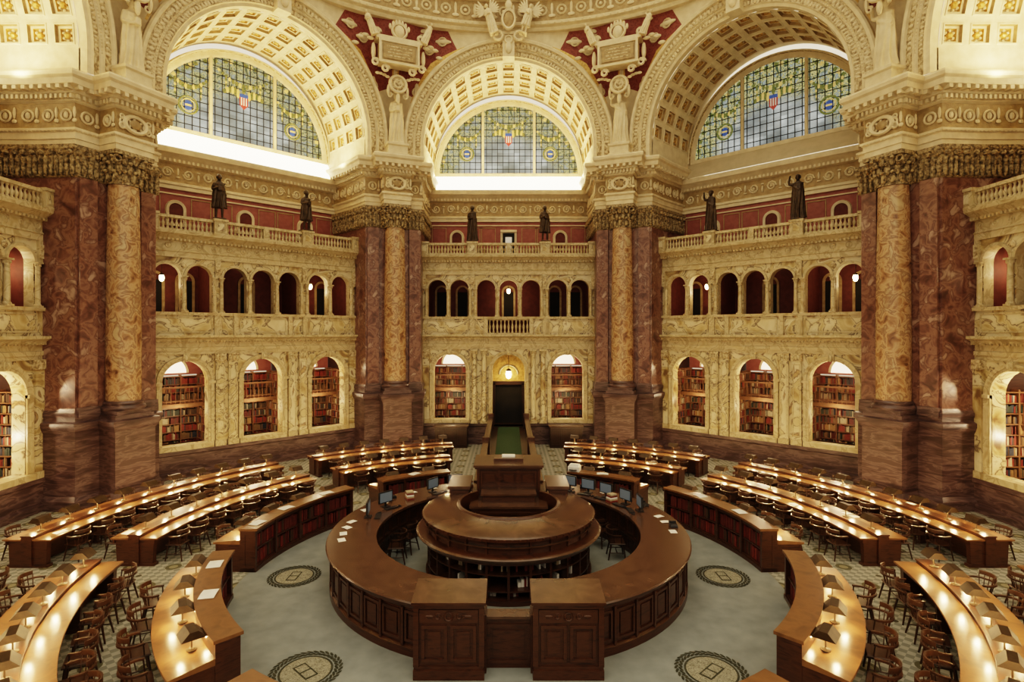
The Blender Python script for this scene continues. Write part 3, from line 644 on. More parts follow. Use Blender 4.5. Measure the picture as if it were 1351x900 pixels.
# ---------------------------------------------------------------- books
def bookcase(Wd,z0,levels,sh,y,nb=10,seed=3):
    b=MB(); b.box(-Wd/2,Wd/2,y+.26,y+.3,z0,z0+levels*sh,8)
    rnd=random.Random(seed)
    ups=[-Wd/2+i*Wd/nb for i in range(nb+1)]
    for u in ups: b.box(u-.03,u+.03,y-.04,y+.28,z0,z0+levels*sh+.1,8)
    for l in range(levels+1): b.box(-Wd/2,Wd/2,y-.03,y+.28,z0+l*sh-.02,z0+l*sh+.02,8)
    for l in range(levels):
        for k in range(nb):
            x=ups[k]+.04; xe=ups[k+1]-.04; base=rnd.randrange(8)
            while x<xe-.05:
                w=rnd.uniform(.035,.07); h=sh*rnd.uniform(.62,.85); d=rnd.uniform(0,.03)
                if rnd.random()<.2: base=rnd.randrange(8)
                if rnd.random()>.06:
                    zz=z0+l*sh+.02; mt=base if rnd.random()<.7 else rnd.randrange(8)
                    b.add([(x,y+d,zz),(x+w-.004,y+d,zz),(x+w-.004,y+d,zz+h),(x,y+d,zz+h),(x+w-.004,y+.2,zz+h),(x,y+.2,zz+h),(x+w-.004,y+.2,zz),(x,y+.2,zz)],[(0,1,2,3),(3,2,4,5),(1,6,4,2),(0,3,5,7)],mt)
                x+=w
    return b.mesh('bookcase',M_BOOKS+[M_WOODM])
def loc_face(a,s,y,z):
    a=rad(a); return (s*cos(a)-y*sin(a), s*sin(a)+y*cos(a), z)
mb_=bookcase(2.9,.1,11,.38,0,3); mb2=bookcase(2.0,.1,11,.38,0,3,9)
for nm,a in FACES:
    for s in (-3.4,0,3.4):
        if a==0 and s==0: continue
        place(mb_,'bookcase',loc=loc_face(a,s,19.6,0),rz=rad(a))
        for q in (-1,1):
            place(mb2,'bookcase',loc=loc_face(a,s+q*1.22,18.55,0),rz=rad(a)-q*pi/2)

# ---------------------------------------------------------------- lights helper
def plight(name,loc,e,col=(1,.72,.4),r=.05,parent=None):
    l=bpy.data.lights.new(name,'POINT'); l.energy=e; l.color=col; l.shadow_soft_size=r
    o=bpy.data.objects.new(name,l); COL.objects.link(o); o.location=loc
    if parent: o.parent=parent
    return o
for nm,a in FACES:
    for s in (-3.4,0,3.4):
        if a==0 and s==0: continue
        k=1.6 if abs(a)==90 else 1
        plight('alcove_light',loc_face(a,s,18.0,4.75),75*k,(1,.74,.45),.1)
        plight('alcove_light',loc_face(a,s,18.1,2.6),60*k,(1,.74,.45),.1)
b=MB(); b.lathe([(.012,.0),(.012,.55)],0,0,6,0); b.lathe([(.03,.0),(.09,-.05),(.1,-.1)],0,0,10,0)
b.lathe([(.09,-.1),(.11,-.22),(.08,-.34),(.02,-.38)],0,0,10,1)
ml=b.mesh('lantern',[M_BRONZE,M_LAMPG])
for a,s in ((0,0),(45,-4.12),(45,2.84),(-45,-2.84),(-45,4.12),(90,4.12),(-90,-4.12)):
    p=loc_face(a,s,17.9,9.1); place(ml,'hanging_lantern',loc=p); plight('lantern_light',(p[0],p[1],p[2]-.5),20,(1,.7,.4),.1)
for a in (0,45,-45,90,-90):
    for s in (-2.8,0,2.8): plight('gallery_light',loc_face(a,s,18.3,10.0),7,(1,.7,.45),.1)
p=(0,17.6,4.3); place(ml,'hanging_lantern',loc=p,sc=1.6); plight('lantern_light',(0,17.4,3.9),45,(1,.68,.33),.1)

# ---------------------------------------------------------------- reading desks
def desk_row(r0,r1,a0,a1):
    b=MB(); A,B=rad(a0),rad(a1); n=max(6,int(abs(a1-a0)/2)); rm=(r0+r1)/2
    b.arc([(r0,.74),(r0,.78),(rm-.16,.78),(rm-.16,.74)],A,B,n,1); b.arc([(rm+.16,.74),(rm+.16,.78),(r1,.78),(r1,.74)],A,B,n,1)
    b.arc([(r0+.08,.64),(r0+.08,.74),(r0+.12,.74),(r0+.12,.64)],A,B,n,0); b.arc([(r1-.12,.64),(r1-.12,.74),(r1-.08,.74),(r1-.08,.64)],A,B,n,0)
    b.arc([(rm-.14,.05),(rm-.14,.84),(rm+.14,.84),(rm+.14,.05)],A,B,n,0)
    b.arc([(rm-.17,.84),(rm-.17,.87),(rm+.17,.87),(rm+.17,.84)],A,B,n,0)
    k=max(2,round(abs(B-A)*rm/1.9))
    for i in range(k+1):
        a=A+(B-A)*i/k; w=.05/rm if 0<i<k else .08/rm
        if i==0: a+= math.copysign(w*1.6,B-A)
        if i==k: a-= math.copysign(w*1.6,B-A)
        b.arc([(r0+.16,0),(r0+.12,.74),(r1-.12,.74),(r1-.16,0)],a-w,a+w,1,0)
        b.arc([(r0+.1,0),(r0+.1,.08),(r1-.1,.08),(r1-.1,0)],a-w*1.2,a+w*1.2,1,0)
    return b.obj('reading_desk',[M_WOOD,M_WOODT])
def ref_desk(r0,r1,a0,a1):
    b=MB(); b.off=(0,CY); A,B=rad(a0),rad(a1); n=max(6,int(abs(a1-a0)/2)); rs=r0+.42
    b.arc([(r0+.02,0),(r0+.02,.14),(r0+.28,.14),(r0+.28,.98),(r0+.02,.98),(r0+.02,1.1),(rs,1.1),(rs,0)],A,B,n,0)
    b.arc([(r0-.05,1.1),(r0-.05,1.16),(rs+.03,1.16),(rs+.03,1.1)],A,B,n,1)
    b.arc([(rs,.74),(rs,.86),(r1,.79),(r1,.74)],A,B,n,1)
    b.arc([(r1-.12,.62),(r1-.12,.74),(r1-.08,.74),(r1-.08,.62)],A,B,n,0)
    b.arc([(r0-.02,0),(r0-.02,.1),(rs,.1),(rs,0)],A,B,n,0)
    k=max(2,round(abs(B-A)*r0/1.0))
    for i in range(k+1):
        a=A+(B-A)*i/k; w=.045/r0
        if i in (0,k): w=.05/r0; a+=math.copysign(w*1.2,B-A)*(1 if i==0 else -1)
        b.arc([(r0,0),(r0,1.1),(rs,1.1),(rs,0)],a-w,a+w,1,0)
        if i in (0,k) or i%2==0: b.arc([(rs,0),(rs,.84),(r1-.06,.76),(r1-.06,0)],a-w,a+w,1,0)
    b.arc([(r0+.04,.54),(r0+.04,.57),(r0+.28,.57),(r0+.28,.54)],A,B,n,0)
    rnd=random.Random(int(a0*10)); sg=math.copysign(1,B-A)
    for z0,z1 in ((.14,.54),(.57,.97)):
        a=A+sg*.03
        while abs(a-A)<abs(B-A)-.04:
            w=rnd.uniform(.045,.075)/r0*sg; h=(z1-z0)*rnd.uniform(.78,.92); rr=r0+rnd.uniform(.07,.11)
            vs=[]
            for q in (a,a+w*.94):
                for r in (rr,rr+.17):
                    for z in (z0+.002,z0+h): vs.append((-r*sin(q),r*cos(q)+CY,z))
            if rnd.random()>.05: b.add(vs,[(0,1,5,4),(1,3,7,5),(0,2,3,1),(4,5,7,6)],3 if rnd.random()<.65 else (2 if rnd.random()<.6 else 4))
            a+=w
    return b.obj('reference_bookshelf_desk',[M_WOOD,M_WOODT,M_BOOKS[0],M_BOOKS[1],M_BOOKS[2]])

b=MB()
b.lathe([(.0,0),(.09,0),(.09,.015),(.03,.03),(.015,.05),(.015,.34)],0,0,10,0)
hp=[(-.2,.25),(-.07,.39),(.07,.39),(.2,.25),(.185,.25),(.06,.375),(-.06,.375),(-.185,.25)]
n=len(hp); vs=[(-.2,y,z) for y,z in hp]+[(.2,y,z) for y,z in hp]
b.add(vs,[(i,(i+1)%n,(i+1)%n+n,i+n) for i in range(n)],0)
b.add([(-.2,-.2,.25),(-.2,-.07,.39),(-.2,.07,.39),(-.2,.2,.25)],[(0,1,2,3)],0); b.add([(.2,-.2,.25),(.2,-.07,.39),(.2,.07,.39),(.2,.2,.25)],[(0,1,2,3)],0)
b.box(-.15,.15,-.02,.02,.33,.365,1)
m_lamp=b.mesh('desk_lamp',[M_SHADE,M_LAMPG])
LD=bpy.data.lights.new('desk_lamp_bulb','POINT'); LD.energy=12.0; LD.color=(1,.66,.30); LD.shadow_soft_size=.04
def lamp(r,a,z,cy=0,sides=(-1,1)):
    o=place(m_lamp,'desk_lamp',loc=pol(r,a,z,cy),rz=rad(a))
    for s in sides:
        l=bpy.data.objects.new('bulb',LD); COL.objects.link(l); l.parent=o; l.location=(0,s*.21,.17)

# chair (faces +y)
b=MB()
b.poly([(-.21,-.2),(.21,-.2),(.23,.22),(-.23,.22)],[(0,.43),(.01,.45),(0,.47)],0)
def stick(p,q,r0,r1,n=6):
    p,q=Vector(p),Vector(q); d=q-p; R=d.to_track_quat('Z','Y').to_matrix().to_4x4(); L=d.length
    M=Matrix.Translation(p)@R; vs=[(r0*cos(2*pi*i/n),r0*sin(2*pi*i/n),0) for i in range(n)]+[(r1*cos(2*pi*i/n),r1*sin(2*pi*i/n),L) for i in range(n)]
    b.add(vs,[(i,(i+1)%n,(i+1)%n+n,i+n) for i in range(n)]+[tuple(range(n)),tuple(range(n,2*n))],0,M)
for sx in (-1,1):
    stick((sx*.24,.23,0),(sx*.18,.17,.44),.018,.026); stick((sx*.23,-.25,0),(sx*.17,-.16,.44),.018,.026)
    stick((sx*.22,.19,.2),(sx*.21,-.2,.2),.012,.012); stick((sx*.22,.12,.46),(sx*.26,.1,.68),.014,.014)
stick((-.22,0,.2),(.22,0,.2),.012,.012)
def rail(r0,z0,h,a0,a1,th):
    n=14; vs=[]
    for i in range(n+1):
        a=a0+(a1-a0)*i/n
        for r,z in ((r0,z0),(r0+th,z0),(r0+th,z0+h),(r0,z0+h)): vs.append((r*cos(a)*1.0,r*sin(a)-.0,z))
    fs=[(i*4+j,i*4+(j+1)%4,i*4+4+(j+1)%4,i*4+4+j) for i in range(n) for j in range(4)]+[(0,1,2,3),(n*4,n*4+1,n*4+2,n*4+3)]
    b.add(vs,fs,0)
rail(.25,.68,.035,rad(155),rad(385),.05); rail(.26,.78,.09,rad(205),rad(335),.03)
for i in range(7):
    a=rad(205+130*i/6); stick((.19*cos(a),.19*sin(a),.46),(.27*cos(a),.27*sin(a),.79),.01,.01,5)
m_chair=b.mesh('chair',[M_CHAIR])
def chairs(r,a0,a1,n,face_out,jit=.04,cy=0):
    for i in range(n):
        a=a0+(a1-a0)*(i+.5)/n; rr=r+random.uniform(-jit,jit)
        place(m_chair,'reading_chair',loc=pol(rr,a,0,cy),rz=rad(a)+(0 if face_out else pi)+random.uniform(-.15,.15))

for s in (1,-1):
    rows=[('ref',6.8,7.95,19,41),('ref',6.8,7.95,51,88),('ref',6.8,7.95,100,136),('ref',7.25,8.3,146,165),
          ('d',9.65,10.95,15,43),('d',9.65,10.95,50,90),('d',9.65,10.95,99,142),
          ('d',12.5,13.8,12.5,42),('d',12.5,13.8,49,90.5),('d',12.5,13.8,98,125)]
    for t,r0,r1,a0,a1 in rows:
        rm=(r0+r1)/2; ln=rad(a1-a0)*rm; n=max(2,round(ln/.98))
        if t=='d':
            desk_row(r0,r1,s*a0,s*a1)
            for i in range(n): lamp(rm,s*(a0+(a1-a0)*(i+.5)/n),.875)
            m=max(2,round(ln/.95)); e=1.2
            chairs(r0-.24,s*(a0+e),s*(a1-e),m,True); chairs(r1+.24,s*(a0+e),s*(a1-e),m,False)
        else:
            ref_desk(r0,r1,s*a0,s*a1); n=max(2,round(ln/1.2))
            for i in range(n): lamp(r0+.64,s*(a0+(a1-a0)*(i+.5)/n),.862,CY)
            chairs(r1+.24,s*(a0+3),s*(a1-3),n,False,cy=CY)

b=MB(); b.add([(-.21,-.15,0),(0,-.15,.012),(.21,-.15,0),(.21,.15,0),(0,.15,.012),(-.21,.15,0)],[(0,1,4,5),(1,2,3,4)],0)
m_pap=b.mesh('paper',[M_PAPER])
for a,r in ((84,6.98),(73,6.98),(59,6.98),(107,6.98),(120,6.98),(-76,7.0),(-62,7.0),(-30,7.0),(30,7.0)):
    place(m_pap,'open_book',loc=pol(r,a,1.17,CY),rz=rad(a+random.uniform(-25,25)))
random.seed(21)
for i in range(16):
    s=random.choice((-1,1)); rr=random.choice((9.85,10.75,12.7,13.6)); place(m_pap,'paper_sheet',loc=pol(rr,s*random.uniform(52,88),.785),rz=random.uniform(0,3),sc=.75)

# ---------------------------------------------------------------- central desk
b=MB()
A,B=rad(-160),rad(160)
R0,R1=3.55,4.72
b.arc([(R1-.1,0),(R1-.1,1.06),(R1-.2,1.06),(R1-.2,0)],A,B,90,0)
b.arc([(R1-.03,0),(R1-.03,.16),(R1-.1,.2),(R1-.1,0)],A,B,90,0)
b.arc([(R0-.02,1.06),(R0-.02,1.13),(R1+.04,1.13),(R1+.06,1.10),(R1-.02,1.06)],A,B,90,[1]*5)
b.arc([(R1-.1,.92),(R1-.06,.95),(R1-.03,1.06),(R1-.2,1.06)],A,B,90,0)
b.arc([(R0+.1,0),(R0+.1,1.06),(R0+.2,1.06),(R0+.2,0)],A,B,90,0)
b.arc([(R0+.02,.5),(R0+.02,.54),(R0+.12,.54),(R0+.12,.5)],A,B,90,2)
n=44
for i in range(n):
    a=A+(B-A)*(i+.5)/n; M=Matrix.Rotation(a+pi,4,'Z')
    hw=.5*(B-A)/n*(R1-.1)
    b.panel(-hw+.05,hw-.05,-(R1-.1),.26,.88,.035,.05,0,0,M)
    b.box(-hw-.03,-hw+.03,-(R1-.05),-(R1-.12),.18,.95,0,M)
    M2=Matrix.Rotation(a,4,'Z')
    b.panel(-hw*.75+.03,hw*.75-.03,R0+.1,.1,.46,.03,.04,0,2,M2); b.panel(-hw*.75+.03,hw*.75-.03,R0+.1,.58,1.0,.03,.04,0,2,M2)
for s in (-1,1):
    x0,x1=(s*.5,s*1.72) if s>0 else (s*1.72,s*.5)
    yf,yb=-5.02,-4.3
    b.box(x0,x1,yf+.06,yb,0,1.4,0); b.box(x0-.05,x1+.05,yf,yb+.05,0,.18,0); b.box(x0-.03,x1+.03,yf+.03,yb+.03,.18,.24,0)
    b.box(x0-.04,x1+.04,yf+.02,yb+.04,1.32,1.4,0)
    b.add([(x0-.08,yf-.03,1.4),(x1+.08,yf-.03,1.4),(x1+.08,yb+.08,1.46),(x0-.08,yb+.08,1.46),(x0-.08,yf-.03,1.45),(x1+.08,yf-.03,1.45),(x1+.08,yb+.08,1.54),(x0-.08,yb+.08,1.54)],[(0,3,2,1),(4,5,6,7),(0,1,5,4),(1,2,6,5),(2,3,7,6),(3,0,4,7)],[0,1,0,0,0,0])
    b.panel(x0+.1,(x0+x1)/2-.03,yf+.06,.32,1.0,.035,.06,0,0); b.panel((x0+x1)/2+.03,x1-.1,yf+.06,.32,1.0,.035,.06,0,0)
    b.box(x0+.06,x1-.06,yf+.03,yf+.06,1.05,1.29,0)
    cx=(x0+x1)/2
    b.torus(Matrix.Translation((cx,yf+.02,1.17)),.07,.02,12,5,0)
    for q in (-1,1): b.torus(Matrix.Translation((cx+q*.2,yf+.03,1.17)),.06,.018,12,5,0,a1=8,spiral=.6); b.ball(cx+q*.36,yf+.03,1.17,.08,.02,.035,0)
    for xx in (x0,x1): b.box(xx-.05,xx+.05,yf+.01,yf+.08,.24,1.32,0)
b.box(-.5,.5,-4.62,-4.54,0,.95,0); b.panel(-.42,.42,-4.62,.1,.85,.03,.06,0,0); b.box(-.5,.5,-4.66,-4.35,.95,1.0,1)
b.box(-.5,-.42,-4.8,-4.4,0,1.1,0); b.box(.42,.5,-4.8,-4.4,0,1.1,0)
b.obj('circular_reference_desk',[M_WOOD,M_WOODC,M_WOODD])

# central island
b=MB()
F0,F1=rad(42),rad(318)
b.arc([(1.32,1.62),(1.32,1.80),(1.4,1.80),(1.42,1.76),(2.26,1.64),(2.34,1.60),(2.34,1.53),(2.2,1.50)],F0,F1,60,[0,0,0,1,1,0,0,0])
b.arc([(2.08,1.2),(2.08,1.55),(2.18,1.55),(2.18,1.2)],F0,F1,60,0)
b.arc([(2.14,1.36),(2.14,1.39),(2.27,1.39),(2.27,1.36)],F0,F1,60,1)
b.arc([(1.6,1.12),(1.6,1.2),(2.44,1.2),(2.5,1.16),(2.46,1.1)],F0,F1,60,[0,0,1,1,0])
b.arc([(2.3,1.0),(2.3,1.12),(2.4,1.12),(2.36,1.0)],F0,F1,60,0)
b.arc([(1.32,.2),(1.32,1.64),(1.4,1.64),(1.4,.2)],F0,F1,60,0)
for z in (.3,.68): b.arc([(1.5,z),(1.5,z+.035),(2.2,z+.035),(2.2,z)],F0,F1,60,0)
b.arc([(1.4,0),(1.4,.12),(2.25,.12),(2.25,0)],F0,F1,60,0)
for i in range(21):
    a=F0+(F1-F0)*i/20; b.arc([(1.4,0),(1.4,1.12),(2.2,1.12),(2.2,0)],a-.014,a+.014,1,0)
    b.arc([(2.16,1.2),(2.16,1.52),(2.23,1.52),(2.23,1.2)],a-.012,a+.012,1,0)
for i in range(60):
    a=F0+(F1-F0)*(i+.5)/60; b.arc([(2.3,1.54),(2.3,1.59),(2.36,1.59),(2.36,1.54)],a-.01,a+.01,1,0)
rnd=random.Random(5)
for z in (.336,.716,.12):
    a=F0+.05
    while a<F1-.05:
        w=rnd.uniform(.02,.05); r=2.0; h=rnd.uniform(.1,.24); m=rnd.choice([3,4,5,2,2,2,2,2,2,2])
        if m!=2: b.arc([(r-.25,z+.002),(r-.25,z+h),(r,z+h),(r,z+.002)],a,a+w*.9,1,m)
        a+=w
b.arc([(.95,0),(.95,1.42),(1.32,1.42),(1.32,0)],rad(75),rad(285),40,[0,1,0,0])
b.box(-1.05,1.05,.3,2.7,0,1.5,0); b.box(-1.1,1.1,.25,2.75,1.5,1.56,1)
b.panel(-.8,.8,.3,.6,1.4,.03,.06,0,0)
b.box(-.75,.75,.7,1.3,1.56,1.75,0); b.box(-.8,.8,.65,1.3,1.75,1.8,1)
b.box(-.9,.9,1.3,2.5,1.56,2.38,0); b.box(-1.0,1.0,1.2,2.6,2.38,2.44,0); b.box(-1.04,1.04,1.16,2.64,2.44,2.5,1); b.box(-.95,.95,1.25,2.55,1.56,1.66,0)
for x0,x1 in ((-.84,-.3),(-.26,.26),(.3,.84)): b.panel(x0,x1,1.3,1.84,2.32,.035,.06,0,0)
for x in (-.9,-.28,.28,.9): b.box(x-.04,x+.04,1.25,1.3,1.66,2.38,0)
b.box(-.45,.45,1.7,2.3,2.5,2.58,0); b.box(-.2,.2,1.9,2.15,2.58,2.63,5)
for s in (-1,1):
    b.box(s*1.45-.28,s*1.45+.28,1.0,2.2,0,1.86,0); b.box(s*1.45-.33,s*1.45+.33,.95,2.25,1.86,1.94,1); b.panel(s*1.45-.25,s*1.45+.25,1.0,.9,1.8,.03,.05,0,0)
b.obj('central_control_desk',[M_WOOD,M_WOODC,M_WOODD,M_BOOKS[0],M_BOOKS[5],M_PAPER])

# passage from control desk to the far door
b=MB()
for s in (-1,1):
    b.box(s*1.0-.08,s*1.0+.08,2.8,16.7,0,1.55,0); b.box(s*1.0-.13,s*1.0+.13,2.8,16.7,1.55,1.62,1)
    b.box(s*1.0-.11,s*1.0+.11,2.8,16.7,0,.15,0)
for i in range(14):
    y=2.9+i*.98
    b.panel(y,y+.86,-1.08,.25,1.45,.03,.08,0,0,Matrix.Rotation(pi/2,4,'Z'))
    b.panel(-(y+.86),-y,-1.08,.25,1.45,.03,.08,0,0,Matrix.Rotation(-pi/2,4,'Z'))
b.box(-.92,.92,2.8,16.85,.86,.96,2); b.box(-.6,.6,2.8,16.85,.96,.98,3)
for i in range(6): b.box(-.92,.92,3.0+i*.3,3.3+i*.3,.96,1.0+.09*(5-i),2)
for s in (-1,1):
    b.box(s*1.0-.16,s*1.0+.16,16.3,16.6,0,1.8,0); b.box(s*1.0-.16,s*1.0+.16,9.5,9.8,0,1.75,0)
b.obj('passage_balustrade',[M_WOOD,M_WOODC,M_WOODD,M_GREEN])

for s in (-1,1):
    b=MB(); b.box(-.9,.9,0,.6,0,1.15,0); b.box(-.96,.96,-.05,.62,1.15,1.22,1)
    for i in range(3): b.panel(-.85+i*.58,-.31+i*.58,0,.15,1.08,.03,.05,0,0)
    b.obj('wooden_cabinet',[M_WOODD,M_WOOD],loc=(s*3.2,15.7,0))

b=MB(); b.box(-.12,.12,-.1,.1,0,.015,0); b.box(-.03,.03,-.01,.02,.015,.15,0); b.box(-.25,.25,-.03,.03,.12,.46,0); b.box(-.22,.22,-.035,-.03,.15,.43,1)
b.box(-.22,.22,-.36,-.2,0,.025,0); b.box(.28,.34,-.34,-.24,0,.03,0)
M_SCR=emat('screen_surface',(.13,.16,.19),.15)
m_mon=b.mesh('monitor',[M_SCREEN,M_SCR])
for a,r in ((80,4.1),(66,4.1),(-72,4.1),(-62,4.1),(-50,4.1),(-40,4.1),(-30,4.15),(38,4.1),(26,4.15)):
    place(m_mon,'computer_monitor',loc=pol(r,a,1.135),rz=rad(a)+random.uniform(-.3,.3))
for a in (104,98,92,86,73,62,45,35,-20,-45,-57,-80,-86,-96):
    place(m_pap,'paper_sheet',loc=pol(4.48 if a%2 else 4.4,a,1.135),rz=random.uniform(0,3),sc=.62)
b=MB(); b.poly([(-.12,-.1),(.12,-.1),(.12,.1),(-.12,.1)],[(0,0),(0,.04),(-.02,.08)],0); b.box(-.13,-.07,-.1,.1,.08,.12,0)
m_ph=b.mesh('telephone',[M_SCREEN])
for a in (-91,-67,56,-35): place(m_ph,'telephone',loc=pol(4.5,a,1.135),rz=rad(a))
b=MB()
for i in range(5): b.box(-.14+.01*i,.14-.008*i,-.1,.1,i*.045,(i+1)*.045-.004,i%3)
m_bs=b.mesh('stack',[M_BOOKS[0],M_BOOKS[5],M_PAPER])
for p in (pol(4.0,52,1.135),pol(4.1,20,1.135),pol(4.1,-22,1.135),pol(3.9,-56,1.135),pol(3.0,-108,0),pol(2.9,105,0),pol(2.9,114,0)): place(m_bs,'book_stack',loc=p,rz=random.uniform(0,3),sc=1.1)
b=MB(); b.box(-.24,.24,-.2,.2,0,.2,0); b.poly([(-.22,-.18),(.22,-.18),(.22,.18),(-.22,.18)],[(0,.2),(-.03,.28)],0); b.box(-.16,.16,-.34,-.18,.08,.1,1)
m_pr=b.mesh('printer',[M_PAPER,M_SCREEN])
place(m_pr,'printer',loc=pol(7.0,-21,1.165,CY),rz=rad(-21),sc=.9)
for a in (70,84,-60,-78,40,-38): place(m_chair,'reading_chair',loc=pol(3.15,a),rz=rad(a)+random.uniform(-.5,.5))

# ---------------------------------------------------------------- statues
def evalmesh(me,mods):
    o=bpy.data.objects.new('tmp',me); COL.objects.link(o)
    mods(o); dg=bpy.context.evaluated_depsgraph_get(); dg.update()
    r=bpy.data.meshes.new_from_object(o.evaluated_get(dg)); bpy.data.objects.remove(o); return r
def figure(name,kind):
    J={'pel':(0,0,1.02,.15),'sp':(0,.01,1.25,.14),'ch':(0,0,1.46,.17),'nk':(0,0,1.64,.065),'hd':(0,-.02,1.74,.085),'ht':(0,-.02,1.86,.08)}
    E=[('pel','sp'),('sp','ch'),('ch','nk'),('nk','hd'),('hd','ht')]
    arm={0:[((.24,.02,1.25),(.14,-.22,1.2),(.04,-.27,1.27)),((.30,.0,1.24),(.3,-.12,1.0),(.28,-.18,.93))],
         1:[((.27,.03,1.27),(.1,-.2,1.32),(.0,-.24,1.38)),((.3,.05,1.26),(.34,-.02,1.02),(.34,-.05,.94))],
         2:[((.36,.0,1.55),(.3,-.12,1.82),(.27,-.15,1.9)),((.3,.02,1.25),(.2,-.2,1.12),(.14,-.27,1.14))]}[kind]
    for i,s in enumerate((-1,1)):
        q=str(i); J['sh'+q]=(s*.19,0,1.53,.08)
        (e,w,h)=arm[i]; J['el'+q]=(s*e[0],e[1],e[2],.06); J['wr'+q]=(s*w[0],w[1],w[2],.042); J['hn'+q]=(s*h[0],h[1],h[2],.045)
        J['hp'+q]=(s*.09,0,.93,.11); J['kn'+q]=(s*.11,-.04-.05*i,.52,.075); J['an'+q]=(s*.12,.03-.06*i,.1,.05); J['to'+q]=(s*.15,-.13-.06*i,.04,.045)
        E+=[('ch','sh'+q),('sh'+q,'el'+q),('el'+q,'wr'+q),('wr'+q,'hn'+q),('pel','hp'+q),('hp'+q,'kn'+q),('kn'+q,'an'+q),('an'+q,'to'+q)]
    ks=list(J); me=bpy.data.meshes.new('sk'); me.from_pydata([J[k][:3] for k in ks],[(ks.index(a),ks.index(c)) for a,c in E],[])
    def mods(o):
        m=o.modifiers.new('s','SKIN'); me_=o.data
        for i,k in enumerate(ks): sv=me_.skin_vertices[0].data[i]; sv.radius=(J[k][3],J[k][3]); sv.use_root=(k=='pel')
        o.modifiers.new('ss','SUBSURF').levels=1
    bm=bmesh.new(); bm.from_mesh(me); bm.verts.layers.skin.verify(); bm.to_mesh(me); bm.free()
    sk=evalmesh(me,mods)
    b=MB(); b.v=[tuple(v.co) for v in sk.vertices]; b.f=[tuple(p.vertices) for p in sk.polygons]; b.m=[0]*len(b.f)
    zb={0:.08,1:.5,2:.08}[kind]; n=40; rows=14; vs=[]
    for i in range(rows+1):
        t=i/rows; z=1.55+(zb-1.55)*t; rx=.21+.02*sin(t*6)-.02*(t<.4)+.07*t; ry=.15+.08*t; am=.004+.028*t
        for j in range(n):
            a=2*pi*j/n; f=1+am/rx*2.2*sin(9*a+2.2*sin(3*t+a))
            vs.append((rx*f*cos(a),ry*f*sin(a)+.0,z))
    fs=[(i*n+j,i*n+(j+1)%n,(i+1)*n+(j+1)%n,(i+1)*n+j) for i in range(rows) for j in range(n)]+[tuple(range(n)),tuple(rows*n+j for j in range(n))]
    b.add(vs,fs,0)
    b.torus(Matrix.Translation((0,-.0,1.3))@Matrix.Rotation(.6,4,'Y')@Matrix.Rotation(pi/2,4,'X')@Matrix.Diagonal((1,1,.75,1)),.22,.045,18,6,0)
    b.ball(0,-.02,1.82,.095,.115,.135,0,14,9); b.ball(0,-.14,1.81,.018,.03,.035,0); b.ball(0,-.1,1.74,.055,.05,.06,0); b.ball(0,.03,1.86,.115,.11,.11,0,12,7)
    for s in (-1,1): b.ball(s*.1,0,1.8,.02,.03,.035,0)
    if kind!=2: b.box(-.07,.07,-.3,-.2,1.2,1.4,0)
    b.poly([(-.26,-.26),(.26,-.26),(.26,.26),(-.26,.26)],[(0,0),(0,.06)],0)
    me=b.mesh('fig',[M_BRONZE])
    def m2(o):
        r=o.modifiers.new('r','REMESH'); r.mode='VOXEL'; r.voxel_size=.022
        q=o.modifiers.new('sm','SMOOTH'); q.factor=.5; q.iterations=2
    r=evalmesh(me,m2); r.polygons.foreach_set('use_smooth',[True]*len(r.polygons)); r.name=name
    return r
figs=[figure('fig%d'%i,i) for i in range(3)]
def withmat(me,mat):
    m=me.copy(); m.materials.clear(); m.materials.append(mat); return m
fb=[withmat(f,M_BRONZE) for f in figs]; fc=[withmat(f,M_CREAM) for f in figs]
i=0
for nm,a in FACES:
    for s in (-2.08,2.08):
        place(fb[(i*2+(s>0))%3 if a else (0 if s<0 else 1)],'bronze_statue',loc=loc_face(a,s,16.75,11.6),rz=rad(a)+.2*(1 if i%2 else -1),sc=1.08); i+=1
for i,a in enumerate((22.5,-22.5,67.5,-67.5)):
    place(fc[(0,2,0,2)[i]],'plaster_statue',loc=pol(15.55,a,16.36),rz=rad(a),sc=1.42)
    for s in (-1,1):
        c,sn=cos(rad(a)),sin(rad(a)); x,y=s*1.25,14.75
        place(fc[0 if s<0 else 2],'spandrel_figure',loc=(x*c-y*sn,x*sn+y*c,21.6),rot=(0,rad(s*22),rad(a)),sc=.66)
b=MB()
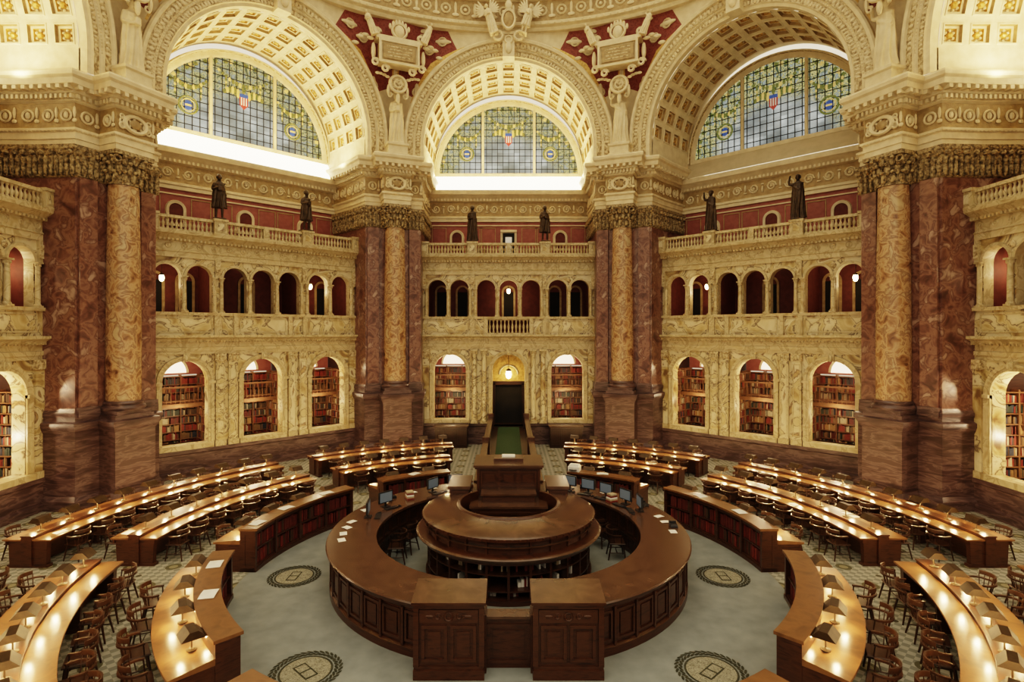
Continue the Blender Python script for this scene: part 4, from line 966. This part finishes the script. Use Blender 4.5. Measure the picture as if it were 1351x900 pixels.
for s in (-1,1):
    for k in range(7):
        M=Matrix.Translation((s*.12,.16,1.5))@Matrix.Rotation(s*rad(20+14*k),4,'Y')@Matrix.Translation((0,0,.45-.02*k))
        b.ball(0,0,0,.07,.03,.48-.04*k,0,6,5,M)
m_wing=b.mesh('wings',[M_CREAM])
for nm,a in FACES:
    for s in (-1,1):
        p=loc_face(a,s*.75,14.3,22.25)
        o=place(fc[0 if s<0 else 1],'keystone_figure',loc=p,sc=.85,rot=(0,rad(s*16),rad(a)))
        place(m_wing,'wings',parent=o)

# ---------------------------------------------------------------- lights / world / camera
def area(name,loc,rot,sx,sy,e,col):
    l=bpy.data.lights.new(name,'AREA'); l.shape='RECTANGLE'; l.size=sx; l.size_y=sy; l.energy=e; l.color=col
    o=bpy.data.objects.new(name,l); COL.objects.link(o); o.location=loc; o.rotation_euler=rot; return o
for nm,a in FACES:
    if a==-45: continue
    area('cove_light_'+nm,loc_face(a,0,17.2,15.4),(pi,0,rad(a)),8.4,.3,450,(1,.74,.36))
# warm interior ambience: brighter from the dome above, dimmer from the gallery level behind the viewer
w=bpy.data.worlds.new('w'); S.world=w; w.use_nodes=True
nt=w.node_tree; bg=nt.nodes['Background']; bg.inputs[0].default_value=(1,.83,.59,1)
tc=nt.nodes.new('ShaderNodeTexCoord'); sx=nt.nodes.new('ShaderNodeSeparateXYZ'); mr=nt.nodes.new('ShaderNodeMapRange')
mr.inputs[1].default_value=0.0; mr.inputs[2].default_value=.8; mr.inputs[3].default_value=.52; mr.inputs[4].default_value=1.35
nt.links.new(tc.outputs['Generated'],sx.inputs[0]); nt.links.new(sx.outputs[2],mr.inputs[0]); nt.links.new(mr.outputs[0],bg.inputs[1])
cam=bpy.data.cameras.new('cam'); co=bpy.data.objects.new('camera',cam); COL.objects.link(co)
co.location=(0,-15.36,6.45); co.rotation_euler=(pi/2,0,0); cam.sensor_width=36; cam.lens=738/1351*36
cam.shift_x=4.5/1351; cam.shift_y=-12/1351; cam.clip_end=200
S.camera=co
S.view_settings.view_transform='Filmic'; S.view_settings.look='High Contrast'
S.view_settings.exposure=0.45
